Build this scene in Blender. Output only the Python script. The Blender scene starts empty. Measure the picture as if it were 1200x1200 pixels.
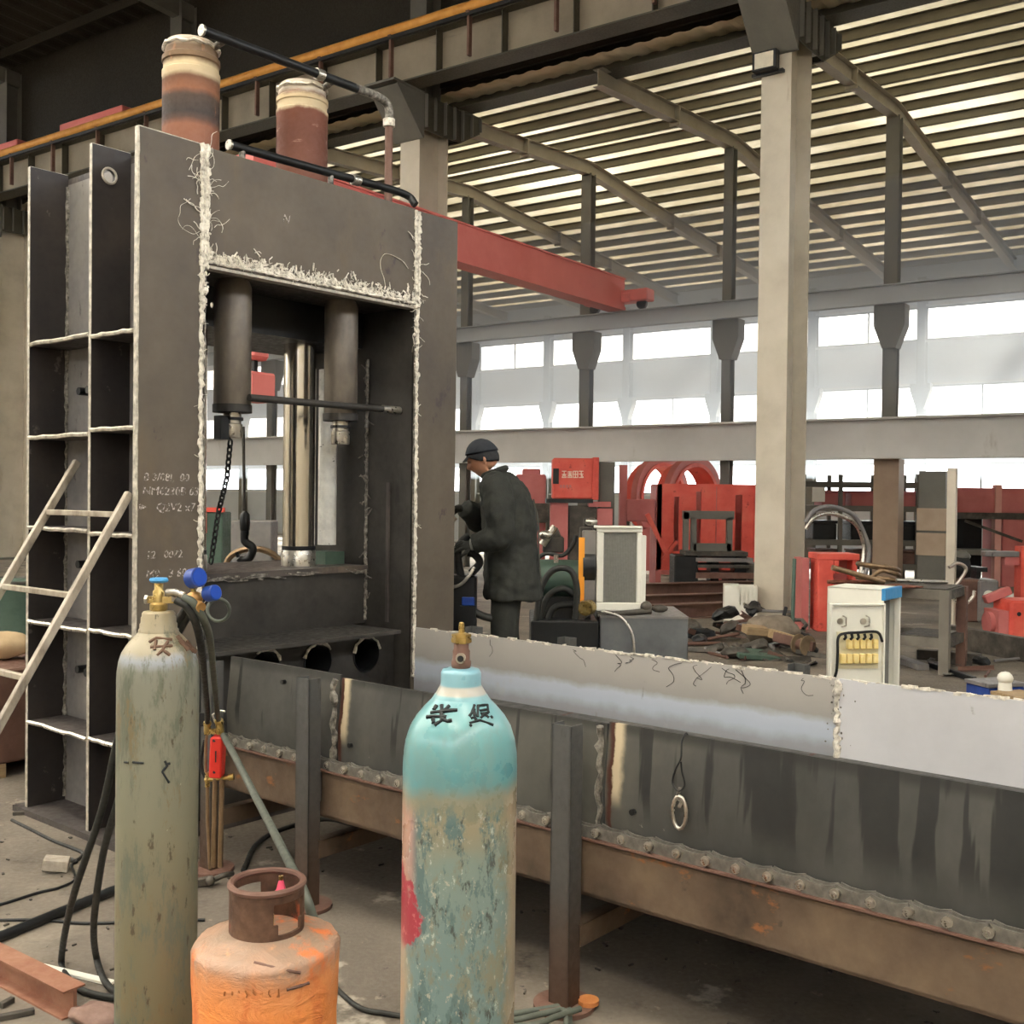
import bpy, bmesh, math, random
from mathutils import Vector, Matrix, noise
V = Vector
R = random.Random(7)
SC = bpy.context.scene
COL = SC.collection

# ---------------------------------------------------------------- camera
F_PX, PITCH, ROLL, CAM_Z = 1275.0, 0.0149, 0.0115, 1.65
cam_d = bpy.data.cameras.new('camera'); cam = bpy.data.objects.new('camera', cam_d); COL.objects.link(cam)
cam_d.sensor_fit = 'HORIZONTAL'; cam_d.sensor_width = 36.0
cam_d.lens = F_PX / 1200.0 * 36.0
cam_d.clip_start, cam_d.clip_end = 0.05, 400
CAM_M = Matrix.Translation((0, 0, CAM_Z)) @ Matrix.Rotation(math.pi/2 - PITCH, 4, 'X') @ Matrix.Rotation(ROLL, 4, 'Z')
cam.matrix_world = CAM_M
SC.camera = cam

# ---------------------------------------------------------------- sky, sun, exposure
W = bpy.data.worlds.new('overcast'); SC.world = W; W.use_nodes = True
bg = W.node_tree.nodes['Background']
bg.inputs['Color'].default_value = (0.95, 0.97, 1.0, 1)
bg.inputs['Strength'].default_value = 3.2
sun_d = bpy.data.lights.new('hazy_sun', 'SUN'); sun_d.energy = 22.0; sun_d.angle = math.radians(9); sun_d.color = (1.0, .96, .88)
sun = bpy.data.objects.new('hazy_sun', sun_d); COL.objects.link(sun); sun.location = (20, 30, 30)
sun.rotation_euler = (-V((.577 + .25*.817, .817 - .25*.577, 0)).normalized() * math.cos(math.radians(36)) - V((0, 0, math.sin(math.radians(36))))).to_track_quat('-Z', 'Y').to_euler()
SC.view_settings.view_transform = 'Standard'; SC.view_settings.look = 'None'
SC.view_settings.gamma = 1.0; SC.view_settings.use_curve_mapping = False
SC.view_settings.exposure = 1.72
SC.cycles.max_bounces = 8; SC.cycles.diffuse_bounces = 5; SC.cycles.glossy_bounces = 3
SC.cycles.transmission_bounces = 4; SC.cycles.transparent_max_bounces = 8; SC.cycles.volume_bounces = 0
SC.cycles.use_fast_gi = False

# ---------------------------------------------------------------- geometry helpers
def pix(px, py, Y):
    """world point on the sight line of a photograph pixel at depth Y (camera looks along +Y)"""
    d = CAM_M.to_3x3() @ V(((px-600)/F_PX, -(py-600)/F_PX, -1.0))
    return V((0, 0, CAM_Z)) + d * (Y / d.y)
def onfloor(px, py, z=0.0):
    d = CAM_M.to_3x3() @ V(((px-600)/F_PX, -(py-600)/F_PX, -1.0))
    return V((0, 0, CAM_Z)) + d * ((z - CAM_Z) / d.z)

class MB:
    def __init__(s, off=(0,0,0)):
        s.bm = bmesh.new(); s.off = V(off)
    def v(s, p): return s.bm.verts.new(V(p) + s.off)
    def f(s, vs):
        try: return s.bm.faces.new(vs)
        except ValueError: return None
    def box(s, c, d, rot=None):
        c = V(c); h = V(d) / 2; vs = []
        for x in (-1, 1):
            for y in (-1, 1):
                for z in (-1, 1):
                    p = V((x*h.x, y*h.y, z*h.z))
                    if rot is not None: p = rot @ p
                    vs.append(s.v(c + p))
        for q in ((0,1,3,2),(4,6,7,5),(0,4,5,1),(2,3,7,6),(0,2,6,4),(1,5,7,3)): s.f([vs[i] for i in q])
        return s
    def mm(s, x0, x1, y0, y1, z0, z1):
        return s.box(((x0+x1)/2, (y0+y1)/2, (z0+z1)/2), (abs(x1-x0), abs(y1-y0), abs(z1-z0)))
    def bar(s, p, q, w, h, up=(0,0,1)):
        p, q = V(p), V(q); d = q - p; L = d.length; d = d.normalized()
        up = V(up)
        if abs(d.dot(up)) > .98: up = V((1,0,0))
        y = up.cross(d).normalized(); z = d.cross(y)
        rot = Matrix((d, y, z)).transposed()
        return s.box((p+q)/2, (L, w, h), rot)
    def ring(s, c, a, b, r, n):
        return [s.v(c + a*(r*math.cos(2*math.pi*i/n)) + b*(r*math.sin(2*math.pi*i/n))) for i in range(n)]
    def skinr(s, A, B):
        n = len(A)
        for i in range(n): s.f([A[i], A[(i+1) % n], B[(i+1) % n], B[i]])
    def cyl(s, p, q, r, n=16, r2=None, caps=True):
        p, q = V(p), V(q); d = (q-p).normalized()
        a = d.orthogonal().normalized(); b = d.cross(a)
        A = s.ring(p, a, b, r, n); B = s.ring(q, a, b, r if r2 is None else r2, n)
        s.skinr(A, B)
        if caps: s.f(A[::-1]); s.f(B)
        return s
    def tube(s, pts, r, n=8, caps=True, closed=False):
        pts = [V(p) for p in pts]; rings = []; a = None; m = len(pts)
        for i, p in enumerate(pts):
            if closed: d = (pts[(i+1) % m] - pts[i-1]).normalized()
            else: d = (pts[min(i+1, m-1)] - pts[max(i-1, 0)]).normalized()
            if a is None: a = d.orthogonal().normalized()
            a = (a - d*a.dot(d)); a = a.normalized() if a.length > 1e-6 else d.orthogonal().normalized()
            rr = r[i] if isinstance(r, (list, tuple)) else r
            rings.append(s.ring(p, a, d.cross(a), rr, n))
        for i in range(m-1): s.skinr(rings[i], rings[i+1])
        if closed: s.skinr(rings[-1], rings[0])
        elif caps: s.f(rings[0][::-1]); s.f(rings[-1])
        return s
    def lathe(s, prof, n=32, c=(0,0,0), jit=None):
        c = V(c); rings = []
        for k, (r, z) in enumerate(prof):
            ring = []
            for i in range(n):
                t = 2*math.pi*i/n; rr = r + (jit(t, z) if jit else 0)
                ring.append(s.v(c + V((rr*math.cos(t), rr*math.sin(t), z))))
            rings.append(ring)
        for i in range(len(rings)-1): s.skinr(rings[i], rings[i+1])
        s.f(rings[0][::-1]); s.f(rings[-1])
        return s
    def prism(s, poly, o, ex, ey, depth):
        o, ex, ey = V(o), V(ex), V(ey); nrm = ex.cross(ey).normalized() * depth
        A = [s.v(o + ex*x + ey*y) for x, y in poly]; B = [s.v(o + ex*x + ey*y + nrm) for x, y in poly]
        s.skinr(A, B); s.f(A[::-1]); s.f(B)
        return s
    def ball(s, c, r, sub=2, sc=(1,1,1), rot=None):
        g = bmesh.ops.create_icosphere(s.bm, subdivisions=sub, radius=1.0)
        for vt in g['verts']:
            p = V((vt.co.x*r*sc[0], vt.co.y*r*sc[1], vt.co.z*r*sc[2]))
            if rot is not None: p = rot @ p
            vt.co = p + V(c) + s.off
        return s
    def build(s, name, m, parent=None, smooth=False, bevel=0, frame=None, angle=40):
        bmesh.ops.recalc_face_normals(s.bm, faces=s.bm.faces[:])
        me = bpy.data.meshes.new(name); s.bm.to_mesh(me); s.bm.free()
        for mm_ in (m if isinstance(m, (list, tuple)) else [m]): me.materials.append(mm_)
        if smooth:
            me.shade_smooth(); me.set_sharp_from_angle(angle=math.radians(angle))
        o = bpy.data.objects.new(name, me); COL.objects.link(o)
        if parent is not None: o.parent = parent
        if frame is not None: o.matrix_world = frame
        if bevel:
            b = o.modifiers.new('bevel', 'BEVEL'); b.width = bevel; b.segments = 1; b.limit_method = 'ANGLE'
        return o

def tag(o, label=None, cat=None, group=None, kind=None):
    if label: o['label'] = label
    if cat: o['category'] = cat
    if group: o['group'] = group
    if kind: o['kind'] = kind
    return o
def thing(name, label, cat, loc=(0,0,0), rz=0.0, group=None):
    o = bpy.data.objects.new(name, None); COL.objects.link(o)
    o.empty_display_size = .1
    o.location = loc; o.rotation_euler = (0, 0, rz)
    return tag(o, label, cat, group)
def struct(o): o['kind'] = 'structure'; return o
def structroot(name, frame):
    o = bpy.data.objects.new(name, None); COL.objects.link(o); o.matrix_world = frame; o['kind'] = 'structure'; return o
def clone(o, parent=None, M=None):
    c = o.copy(); COL.objects.link(c)
    if parent is not None: c.parent = parent
    if M is not None: c.matrix_local = M
    return c
def dup(root, loc, rz, label=None):
    r = clone(root); r.location = loc; r.rotation_euler = (0, 0, rz)
    if label: r['label'] = label
    for ch in list(root.children):
        c = clone(ch, r)
        for g in list(ch.children): clone(g, c)
    return r
def spline(pts, n=8):
    """Catmull-Rom through pts"""
    P = [V(p) for p in pts]; P = [P[0]*2-P[1]] + P + [P[-1]*2-P[-2]]; out = []
    for i in range(1, len(P)-2):
        a, b, c, d = P[i-1], P[i], P[i+1], P[i+2]
        for k in range(n):
            t = k/n
            out.append(0.5*((2*b) + (c-a)*t + (2*a-5*b+4*c-d)*t*t + (3*b-a-3*c+d)*t**3))
    out.append(P[-2]); return out
def plate_holes(name, outer, holes, th, m, parent):
    """flat plate in local xz with round or polygonal holes, thickness along +y"""
    cu = bpy.data.curves.new(name, 'CURVE'); cu.dimensions = '2D'; cu.fill_mode = 'BOTH'; cu.extrude = th/2
    for loop in [outer] + holes:
        sp = cu.splines.new('POLY'); sp.points.add(len(loop)-1); sp.use_cyclic_u = True
        for p, (x, z) in zip(sp.points, loop): p.co = (x, z, 0, 1)
    tmp = bpy.data.objects.new('tmp', cu)
    me = bpy.data.meshes.new_from_object(tmp)
    bpy.data.objects.remove(tmp); bpy.data.curves.remove(cu)
    for vt in me.vertices:
        x, y, z = vt.co; vt.co = (x, z + th/2, y)
    me.flip_normals(); me.name = name
    me.materials.clear(); me.materials.append(m)
    o = bpy.data.objects.new(name, me); COL.objects.link(o)
    if parent is not None: o.parent = parent
    return o
def circ(cx, cz, r, n=28): return [(cx + r*math.cos(2*math.pi*i/n), cz + r*math.sin(2*math.pi*i/n)) for i in range(n)]
def applied(o):
    """bake modifiers into the mesh"""
    dg = bpy.context.evaluated_depsgraph_get()
    me = bpy.data.meshes.new_from_object(o.evaluated_get(dg)); old = o.data
    o.modifiers.clear(); o.data = me; bpy.data.meshes.remove(old); return o

# ---------------------------------------------------------------- materials
def lin(c):
    if isinstance(c, str): c = [int(c[i:i+2], 16) for i in (0, 2, 4)]
    return tuple(((x/255+.055)/1.055)**2.4 if x/255 > .04045 else x/255/12.92 for x in c) + (1.0,)
class NT:
    def __init__(s, name):
        s.m = bpy.data.materials.new(name); s.m.use_nodes = True
        s.t = s.m.node_tree; s.b = s.t.nodes['Principled BSDF']; s.out = s.t.nodes['Material Output']
        s.tc = s.n('ShaderNodeTexCoord')
    def n(s, kind, **kw):
        nd = s.t.nodes.new(kind)
        for k, v in kw.items(): setattr(nd, k, v)
        return nd
    def l(s, a, b): s.t.links.new(a, b)
    def coord(s, stretch=(1,1,1), loc=(0,0,0)):
        mp = s.n('ShaderNodeMapping'); mp.inputs['Scale'].default_value = stretch; mp.inputs['Location'].default_value = loc
        s.l(s.tc.outputs['Object'], mp.inputs['Vector']); return mp.outputs['Vector']
    def noise(s, scale, detail=5, stretch=(1,1,1), rough=.6, loc=(0,0,0), dist=0):
        nz = s.n('ShaderNodeTexNoise'); nz.inputs['Scale'].default_value = scale; nz.inputs['Detail'].default_value = detail
        nz.inputs['Roughness'].default_value = rough; nz.inputs['Distortion'].default_value = dist
        s.l(s.coord(stretch, loc), nz.inputs['Vector']); return nz.outputs['Fac']
    def ramp(s, fac, stops, const=False):
        r = s.n('ShaderNodeValToRGB'); e = r.color_ramp.elements
        if const: r.color_ramp.interpolation = 'CONSTANT'
        while len(e) < len(stops): e.new(.5)
        for el, (p, c) in zip(e, stops): el.position = p; el.color = lin(c)
        s.l(fac, r.inputs['Fac']); return r.outputs['Color']
    def step(s, fac, lo, hi, a=0.0, b=1.0):
        mr = s.n('ShaderNodeMapRange'); mr.interpolation_type = 'SMOOTHSTEP'
        for i, val in zip(('From Min','From Max','To Min','To Max'), (lo, hi, a, b)): mr.inputs[i].default_value = val
        s.l(fac, mr.inputs['Value']); return mr.outputs['Result']
    def mix(s, fac, a, b):
        mx = s.n('ShaderNodeMix', data_type='RGBA')
        for val, i in ((fac, 0), (a, 6), (b, 7)):
            if isinstance(val, (int, float)): mx.inputs[i].default_value = val
            elif isinstance(val, (tuple, str)): mx.inputs[i].default_value = lin(val) if isinstance(val, str) or len(val) == 3 else val
            else: s.l(val, mx.inputs[i])
        return mx.outputs[2]
    def math(s, op, a, b=0.0):
        mt = s.n('ShaderNodeMath', operation=op)
        for val, i in ((a, 0), (b, 1)):
            if isinstance(val, (int, float)): mt.inputs[i].default_value = val
            else: s.l(val, mt.inputs[i])
        return mt.outputs[0]
    def xyz(s):
        sp = s.n('ShaderNodeSeparateXYZ'); s.l(s.tc.outputs['Object'], sp.inputs[0]); return sp.outputs
    def bump(s, h, strength=.2, dist=.01):
        bp = s.n('ShaderNodeBump'); bp.inputs['Strength'].default_value = strength; bp.inputs['Distance'].default_value = dist
        s.l(h, bp.inputs['Height']); s.l(bp.outputs['Normal'], s.b.inputs['Normal'])
    def set(s, col=None, rough=None, metal=None, spec=None):
        for val, i in ((col, 'Base Color'), (rough, 'Roughness'), (metal, 'Metallic'), (spec, 'Specular IOR Level')):
            if val is None: continue
            if isinstance(val, (int, float)): s.b.inputs[i].default_value = val
            elif isinstance(val, (tuple, str)): s.b.inputs[i].default_value = lin(val) if isinstance(val, str) or len(val) == 3 else val
            else: s.l(val, s.b.inputs[i])
def mat(name, stops, scale=4, rough=(.5,.75), metal=0.0, bump=.15, bscale=30, stretch=(1,1,1), layers=(), spec=.4, dist=0):
    """noise-mottled material. layers: (scale, stretch, lo, hi, colour)"""
    t = NT(name)
    if len(stops) == 1: c = None; base = lin(stops[0])
    else:
        if not isinstance(stops[0], tuple): stops = [(.3 + .4*i/(len(stops)-1), c) for i, c in enumerate(stops)]
        base = t.ramp(t.noise(scale, 6, stretch, dist=dist), stops)
    for i, (sc, st, lo, hi, c) in enumerate(layers):
        base = t.mix(t.step(t.noise(sc, 6, st, .65, (i*3.1+1, 2.7, i*1.3)), lo, hi), base, c)
    nz = t.noise(bscale, 4)
    t.set(base, t.step(nz, .3, .7, rough[0], rough[1]) if isinstance(rough, tuple) else rough, metal, spec)
    if bump: t.bump(nz, bump, .004)
    return t.m
def zmat(name, zstops, z0, z1, layers=(), rough=(.5,.75), metal=0.0, wob=.05, bump=.2, bscale=40, mott=None, spec=.4):
    """colour runs with local height (paint zones, rust zones), edges broken by noise"""
    t = NT(name); z = t.xyz()['Z']
    zz = t.math('ADD', z, t.math('MULTIPLY', t.math('SUBTRACT', t.noise(9, 5), .5), wob*2))
    base = t.ramp(t.step_lin(zz, z0, z1) if hasattr(t, 'step_lin') else t.math('DIVIDE', t.math('SUBTRACT', zz, z0), z1 - z0), zstops)
    for i, (sc, st, lo, hi, c) in enumerate(layers):
        base = t.mix(t.step(t.noise(sc, 6, st, .65, (i*3.1+1, 2.7, i*1.3)), lo, hi), base, c)
    nz = t.noise(bscale, 4)
    t.set(base, t.step(nz, .3, .7, rough[0], rough[1]), metal, spec); t.bump(nz, bump, .004)
    return t.m

M = {}
M['mill'] = mat('mill_scale', ['2f2b2b', '443f3d', '5a534e'], 3.2, (.42,.62), .0, .12, 26, layers=[(1.6,(1,1,.35),.56,.72,'6d6155'), (14,(1,1,1),.66,.74,'262323')], spec=.5)
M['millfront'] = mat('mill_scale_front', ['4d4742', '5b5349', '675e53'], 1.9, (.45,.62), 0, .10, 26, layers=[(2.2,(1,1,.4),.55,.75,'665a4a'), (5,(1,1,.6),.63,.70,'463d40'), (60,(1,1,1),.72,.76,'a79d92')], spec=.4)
M['millshade'] = mat('mill_scale_shaded', ['1f1c1d', '292524', '352f2b'], 3, (.40,.6), 0, .1, 26, layers=[(8,(1,1,1),.66,.72,'5c5550')], spec=.45)  # recess shade on the side flanges put into a darker mill colour
M['web'] = mat('web_plate', ['6a686a', '7d7a78', '8a8680'], 3, (.4,.6), .2, .1, 26, layers=[(9,(1,1,.5),.6,.7,'4b4444')])
M['cutedge'] = mat('flame_cut_edge', ['8c877c', 'b5afa2', 'd6d0c2'], 30, (.4,.6), .3, .5, 60)
M['weld'] = mat('weld_metal', ['8d877b', 'd8d2c4', 'f4f0e6'], 40, (.4,.65), .1, .7, 90)
M['darkweld'] = mat('dark_weld', ['3a3835', '77736b', 'a9a59c'], 40, (.4,.6), .3, .7, 90)
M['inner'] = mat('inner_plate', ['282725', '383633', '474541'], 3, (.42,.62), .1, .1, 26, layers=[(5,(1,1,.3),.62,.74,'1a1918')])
M['black'] = mat('black_paint', ['121314', '1d1f20'], 6, (.35,.55), 0, .1, 30)
M['rubber'] = mat('black_rubber', ['20211f', '2f302d'], 20, (.5,.7), 0, .1, 60)
M['hose'] = mat('grey_green_hose', ['4b5048', '5f645a'], 20, (.45,.6), 0, .05, 60)
M['chrome'] = mat('polished_rod', ['d8d4cc'], 3, (.12,.2), 1.0, .03, 20)
M['steel'] = mat('bright_steel', ['a8a49c', 'c9c4b8'], 10, (.25,.4), .9, .15, 40)
M['brass'] = mat('brass', ['8a7440', 'b39a5e', 'cbb682'], 20, (.25,.4), .85, .1, 60)
M['rust'] = mat('rusty_pipe', ['4a2b20', '7b4a38', '946450'], 12, (.6,.85), .1, .4, 50)
M['beamrust'] = mat('rusty_brown_channel', ['41352a', '5f4f40', '75634f'], 3.0, (.5,.72), .05, .2, 30, layers=[(5,(1,1,2),.60,.68,'8a5a34'), (3.1,(1,1,1.4),.66,.70,'733a30'), (7,(1,1,1),.63,.72,'40362e')])
M['post'] = zmat('post_steel', [(0,'4a3528'), (.25,'463b33'), (.45,'474542'), (1,'4c4d4c')], 0, .92, layers=[(12,(1,1,.4),.62,.72,'3a3836')], wob=.06)
def traymat():
    t = NT('tray_outer')
    base = t.ramp(t.noise(2.2, 6, (1,1,.6)), [(.3,'363734'), (.5,'474744'), (.7,'5a5952')])
    stk = t.math('ADD', t.noise(2.6, 3, (1,6.5,.55), .5, (1,2,3)), t.step(t.xyz()['Y'], -.6, -1.6, -.07, .05))
    stk = t.math('MULTIPLY', t.step(stk, .52, .57), t.step(t.xyz()['Z'], .60, .72))
    base = t.mix(t.math('MULTIPLY', stk, .85), base, '222323'); base = t.mix(t.step(t.xyz()['Z'], .875, .91, 0, .7), base, '262625')
    base = t.mix(t.step(t.noise(22, 5), .72, .77), base, '807d74')
    y = t.xyz()['Y']; z = t.xyz()['Z']
    for tj in (-1.150, -2.452):
        d = t.math('SUBTRACT', tj + 1.6, y)          # distance to the joint, away from it
        w = t.math('ADD', d, t.math('MULTIPLY', t.math('SUBTRACT', t.noise(16, 4), .5), .03))
        k = t.math('MULTIPLY', t.step(w, .0, .008), t.step(w, .028, .055, 1, 0))
        k = t.math('MULTIPLY', k, t.step(z, .64, .72))
        base = t.mix(k, base, 'c0b195')
        k2 = t.math('MULTIPLY', t.step(w, -.02, .0), t.step(w, .004, .012, 1, 0))
        base = t.mix(k2, base, '4a2a20')
    t.set(base, t.step(t.noise(20, 4), .3, .7, .42, .6), .05, .4); t.bump(t.noise(20, 4), .1, .004); return t.m
M['tray'] = traymat()
M['trayburn'] = mat('burn_mark', ['8d7a5c', 'b9a988', 'cfc3ab'], 16, (.5,.7), .0, .2, 40)
M['concrete'] = mat('concrete_floor', ['4d463e', '6e665b', '8a8174'], .9, (.55,.85), 0, .35, 45, layers=[(3.2,(1,1,1),.56,.70,'3e3832'), (.45,(1,1,1),.54,.66,'6a6258'), (1.7,(1,1,1),.60,.66,'a0988a'), (18,(1,1,1),.66,.71,'3f3934'), (70,(1,1,1),.70,.75,'a89f90'), (9,(1,1,1),.64,.70,'8e8577')])
M['beige'] = mat('beige_steel', ['b0a898', 'c2baa9', 'ccc4b4'], 1.5, (.5,.7), 0, .05, 30, layers=[(3,(1,1,.2),.62,.75,'a99d88')])
M['beigedark'] = mat('olive_grey_steel', ['5c5b55', '6d6b63'], 1.5, (.5,.7), 0, .05, 30)
M['runwayd'] = mat('dark_olive_steel', ['3a382e', '4a473b'], 1.5, (.5,.7), 0, .05, 30)
M['purlin'] = mat('purlin_steel', ['6a6556', '7c7664'], 2, (.5,.7), 0, .05, 30)
M['rafter'] = mat('rafter_paint', ['8b8474', '9d9585'], 2, (.5,.7), 0, .05, 30)
M['wallpanel'] = mat('wall_sheet', ['a8aeb4', 'b9bec2'], .8, (.5,.7), 0, .05, 30)
M['greybeam'] = mat('grey_beam', ['b6b6b3', 'c8c7c4'], .9, (.5,.7), 0, .05, 30, layers=[(2,(1,1,.3),.6,.75,'a29e97')])
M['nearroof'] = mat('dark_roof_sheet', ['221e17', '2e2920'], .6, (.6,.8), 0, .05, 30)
M['cranered'] = mat('crane_red', ['d8736d', 'e2827b'], 2, (.45,.6), 0, .05, 30)
M['red'] = mat('machine_red', ['c5483c', 'd95a4c', 'e0705f'], 2, (.45,.65), 0, .05, 30, layers=[(6,(1,1,1),.62,.7,'a53d36')])
M['pink'] = mat('dusty_red', ['b0605c', 'c27672'], 2, (.55,.7), 0, .05, 30)
M['yellow'] = mat('conductor_yellow', ['c98a3c', 'e0a452'], 5, (.4,.6), 0, .05, 30)
M['orange'] = mat('orange_paint', ['ee9a2c', 'f5a63a'], 3, (.4,.55), 0, .03, 30)
M['white'] = mat('white_paint', ['d9d8cc', 'e6e5da'], 3, (.4,.55), 0, .03, 30)
M['blue'] = mat('gauge_blue', ['1b3475', '274a9c'], 6, (.3,.45), 0, .03, 30)
M['skyblue'] = mat('header_blue', ['3b86bb', '4a97cc'], 6, (.4,.5), 0, .03, 30)
M['ladder'] = mat('worn_ladder_steel', ['7d7468', 'a39a8b', 'b8b0a1'], 14, (.45,.65), .3, .2, 50, stretch=(1,1,.4))
M['wood'] = mat('pale_wood', ['8c7658', 'a8906e'], 8, (.6,.8), 0, .1, 40, stretch=(1,6,6))
M['scrap'] = mat('scrap_steel', ['35322e', '4a4640', '625c53'], 6, (.5,.7), .2, .2, 40)
M['browns'] = mat('brown_steel', ['573f36', '6d5146', '7b6053'], 3, (.5,.7), .1, .1, 40)
M['cloth'] = mat('work_clothes', ['232522', '2d2f2b', '363833'], 8, (.75,.9), 0, .3, 120)
M['skin'] = mat('skin', ['b98468', 'cf9a7e'], 10, (.45,.6), 0, .05, 60)
M['hair'] = mat('dark_cap', ['1e2023', '2a2c30'], 30, (.6,.8), 0, .4, 90)
M['glove'] = mat('dark_glove', ['2a2b28', '3a3b36'], 20, (.7,.9), 0, .2, 60)
M['redplastic'] = mat('red_torch_body', ['c92a20', 'd8382c'], 10, (.35,.5), 0, .03, 60)
M['copper'] = mat('torch_tube', ['806a52', '9c8468'], 20, (.3,.45), .7, .1, 60)
M['sack'] = mat('beige_sack', ['b39b78', 'c9b18c'], 8, (.7,.9), 0, .3, 60)
M['green'] = mat('dull_green', ['3e5247', '4d6155'], 6, (.5,.7), 0, .1, 40)
M['beamweb'] = mat('dirty_beam_web', ['7b7262', '8b8170', '978c7a'], 1.2, (.5,.7), 0, .05, 30, layers=[(3,(1,.2,1),.6,.75,'6a6254')])
M['chalk'] = mat('chalk', ['b3aaa2', 'd8d2ca'], 60, (.8,.9), 0, 0, 60)
M['ink'] = mat('black_marker', ['141a1c', '20282a'], 60, (.5,.7), 0, 0, 60)
M['signwhite'] = mat('sign_white', ['ecd3c0', 'f6e2d2'], 20, (.5,.6), 0, 0, 60)
M['grille'] = mat('cooler_fins', ['8d8d86', '9c9c95'], 40, (.4,.6), .4, .1, 60)
M['cream'] = mat('cream', ['d8d0ae'], 6, .5, 0, 0)
M['ivory'] = mat('ivory', ['e0c878', 'f0dca0'], 20, .4, 0, 0)
# ---------------------------------------------------------------- the hall (local x = b: away from camera's bay, y = a: along the column line)
E = V((.577, .817, 0)).normalized(); C1 = V((3.70, 15.0, 0))
BANG = math.atan2(E.y, E.x)
BF = Matrix.Translation(C1) @ Matrix.Rotation(BANG, 4, 'Z')
def bp(b, a, z=0.0): return BF @ V((b, a, z))
A0, A1 = -9.0, 38.0
BAY = 6.45; RIDGE_B, WALL_B = 5.4, 16.0
def roof_z(b): return 8.12 + (min(b, RIDGE_B) - .9) * .072 - max(0, b - RIDGE_B) * .078

fl = MB(); fl.box((0, 20, -.05), (150, 150, .1)); o = struct(fl.build('floor', M['concrete']))

# columns of the middle line
def hsection(mb, b0, b1, a, wid, z0, z1, tf=.03, tw=.02):
    mb.mm(b0, b0+tf, a-wid/2, a+wid/2, z0, z1); mb.mm(b1-tf, b1, a-wid/2, a+wid/2, z0, z1)
    mb.mm(b0+tf, b1-tf, a-tw/2, a+tw/2, z0, z1)
for k in range(-1, 6):
    a = k*BAY
    r = structroot('column', BF)
    m = MB(); hsection(m, -.38, .38, a, .42, 0, 8.38); m.build('shaft', M['beige'], r)
    m = MB(); m.mm(-.46, .46, a-.29, a+.29, 0, .03); m.build('base_plate', M['beigedark'], r)
    m = MB(); hsection(m, -.2, .2, a, .36, 8.38, 11.6); m.build('upper_shaft', M['beigedark'], r)
    for s in (-1, 1):       # corbels: tapered web plates with ribs, carrying the runway beams
        m = MB()
        prof = [(-.38, 7.74), (.55, 7.77), (1.15, 8.10), (1.15, 8.33), (-.38, 8.33)] if s > 0 else [(.38, 7.62), (.42, 7.62), (1.06, 8.31), (1.06, 8.33), (.38, 8.33)]
        for da in (-.30, .30):
            m.prism(prof, (0, a+da-.008, 0), (s, 0, 0), (0, 0, 1), -.016*s)
        m.mm(s*.38, s*1.16, a-.32, a+.32, 8.33, 8.365)
        
        for (q0, h0), (q1, h1) in list(zip(prof[:2], prof[1:3]))[0 if s < 0 else 1:]: m.bar((s*q0, a, h0-.01), (s*q1, a, h1-.01), .62, .02)
        m.build('corbel', M['beigedark'] if s < 0 else M['runwayd'], r)  # shade on the near corbel put into a darker steel colour
        if s < 0: continue
        m = MB()
        for q in (-.36, -.12, .14, .40, .62, .88, 1.13):
            zb = 7.78 if q < .55 else 7.78 + (q-.55)*.55
            for da in (-.33, .33): m.mm(s*(q-.008), s*(q+.008), a+da-.04, a+da+.04, zb, 8.33)
        m.build('stiffener', M['beigedark'], r)
# runway beams both sides
def runway(name, b, z0, z1, mweb, mfl, stiff):
    r = structroot(name, BF)
    m = MB(); m.mm(b-.008, b+.008, A0, A1, z0, z1); m.build('web', mweb, r)
    for z in (z0, z1): 
        m = MB(); m.mm(b-.2, b+.2, A0, A1, z-.012, z+.012); m.build('flange', mfl, r)
    me = None
    if stiff:
        a = A0 + .3
        while a < A1:
            if me is None:
                m = MB(); m.mm(b-.16, b+.16, -.008, .008, z0+.02, z1-.02); o0 = m.build('stiffener', mfl, r); me = o0; o0.location = (0, a, 0)
            else:
                c = clone(me, r); c.location = (0, a, 0)
            a += 1.29
    return r
runway('crane_beam', -.72, 8.38, 9.08, M['beamweb'], M['runwayd'], True)
runway('crane_beam', .72, 8.38, 9.08, M['runwayd'], M['runwayd'], False)
# conductor bar on the near runway
r = thing('conductor_rail', 'long orange-yellow conductor rail running along the crane beam under the dark roof', 'rail', bp(-.95, 10, 9.02), BANG)
m = MB(); m.tube([(0, A0-10, .20), (0, A1-10, .20)], .085, 10); m.build('bar', M['yellow'], r, True)
m = MB(); m.mm(-.04, .04, A0-10, A1-10, .06, .12); m.build('backing_strip', M['black'], r)
a = A0 + .9; b0 = None
while a < A1:
    if b0 is None:
        m = MB(); m.mm(-.03, .05, -.02, .02, -.55, .1); m.mm(-.05, .05, -.035, .035, .1, .265); b0 = m.build('bracket', M['browns'], r); b0.location = (0, a-10, 0)
    else:
        c = clone(b0, r); c.location = (0, a-10, 0)
    a += 1.61
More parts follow.
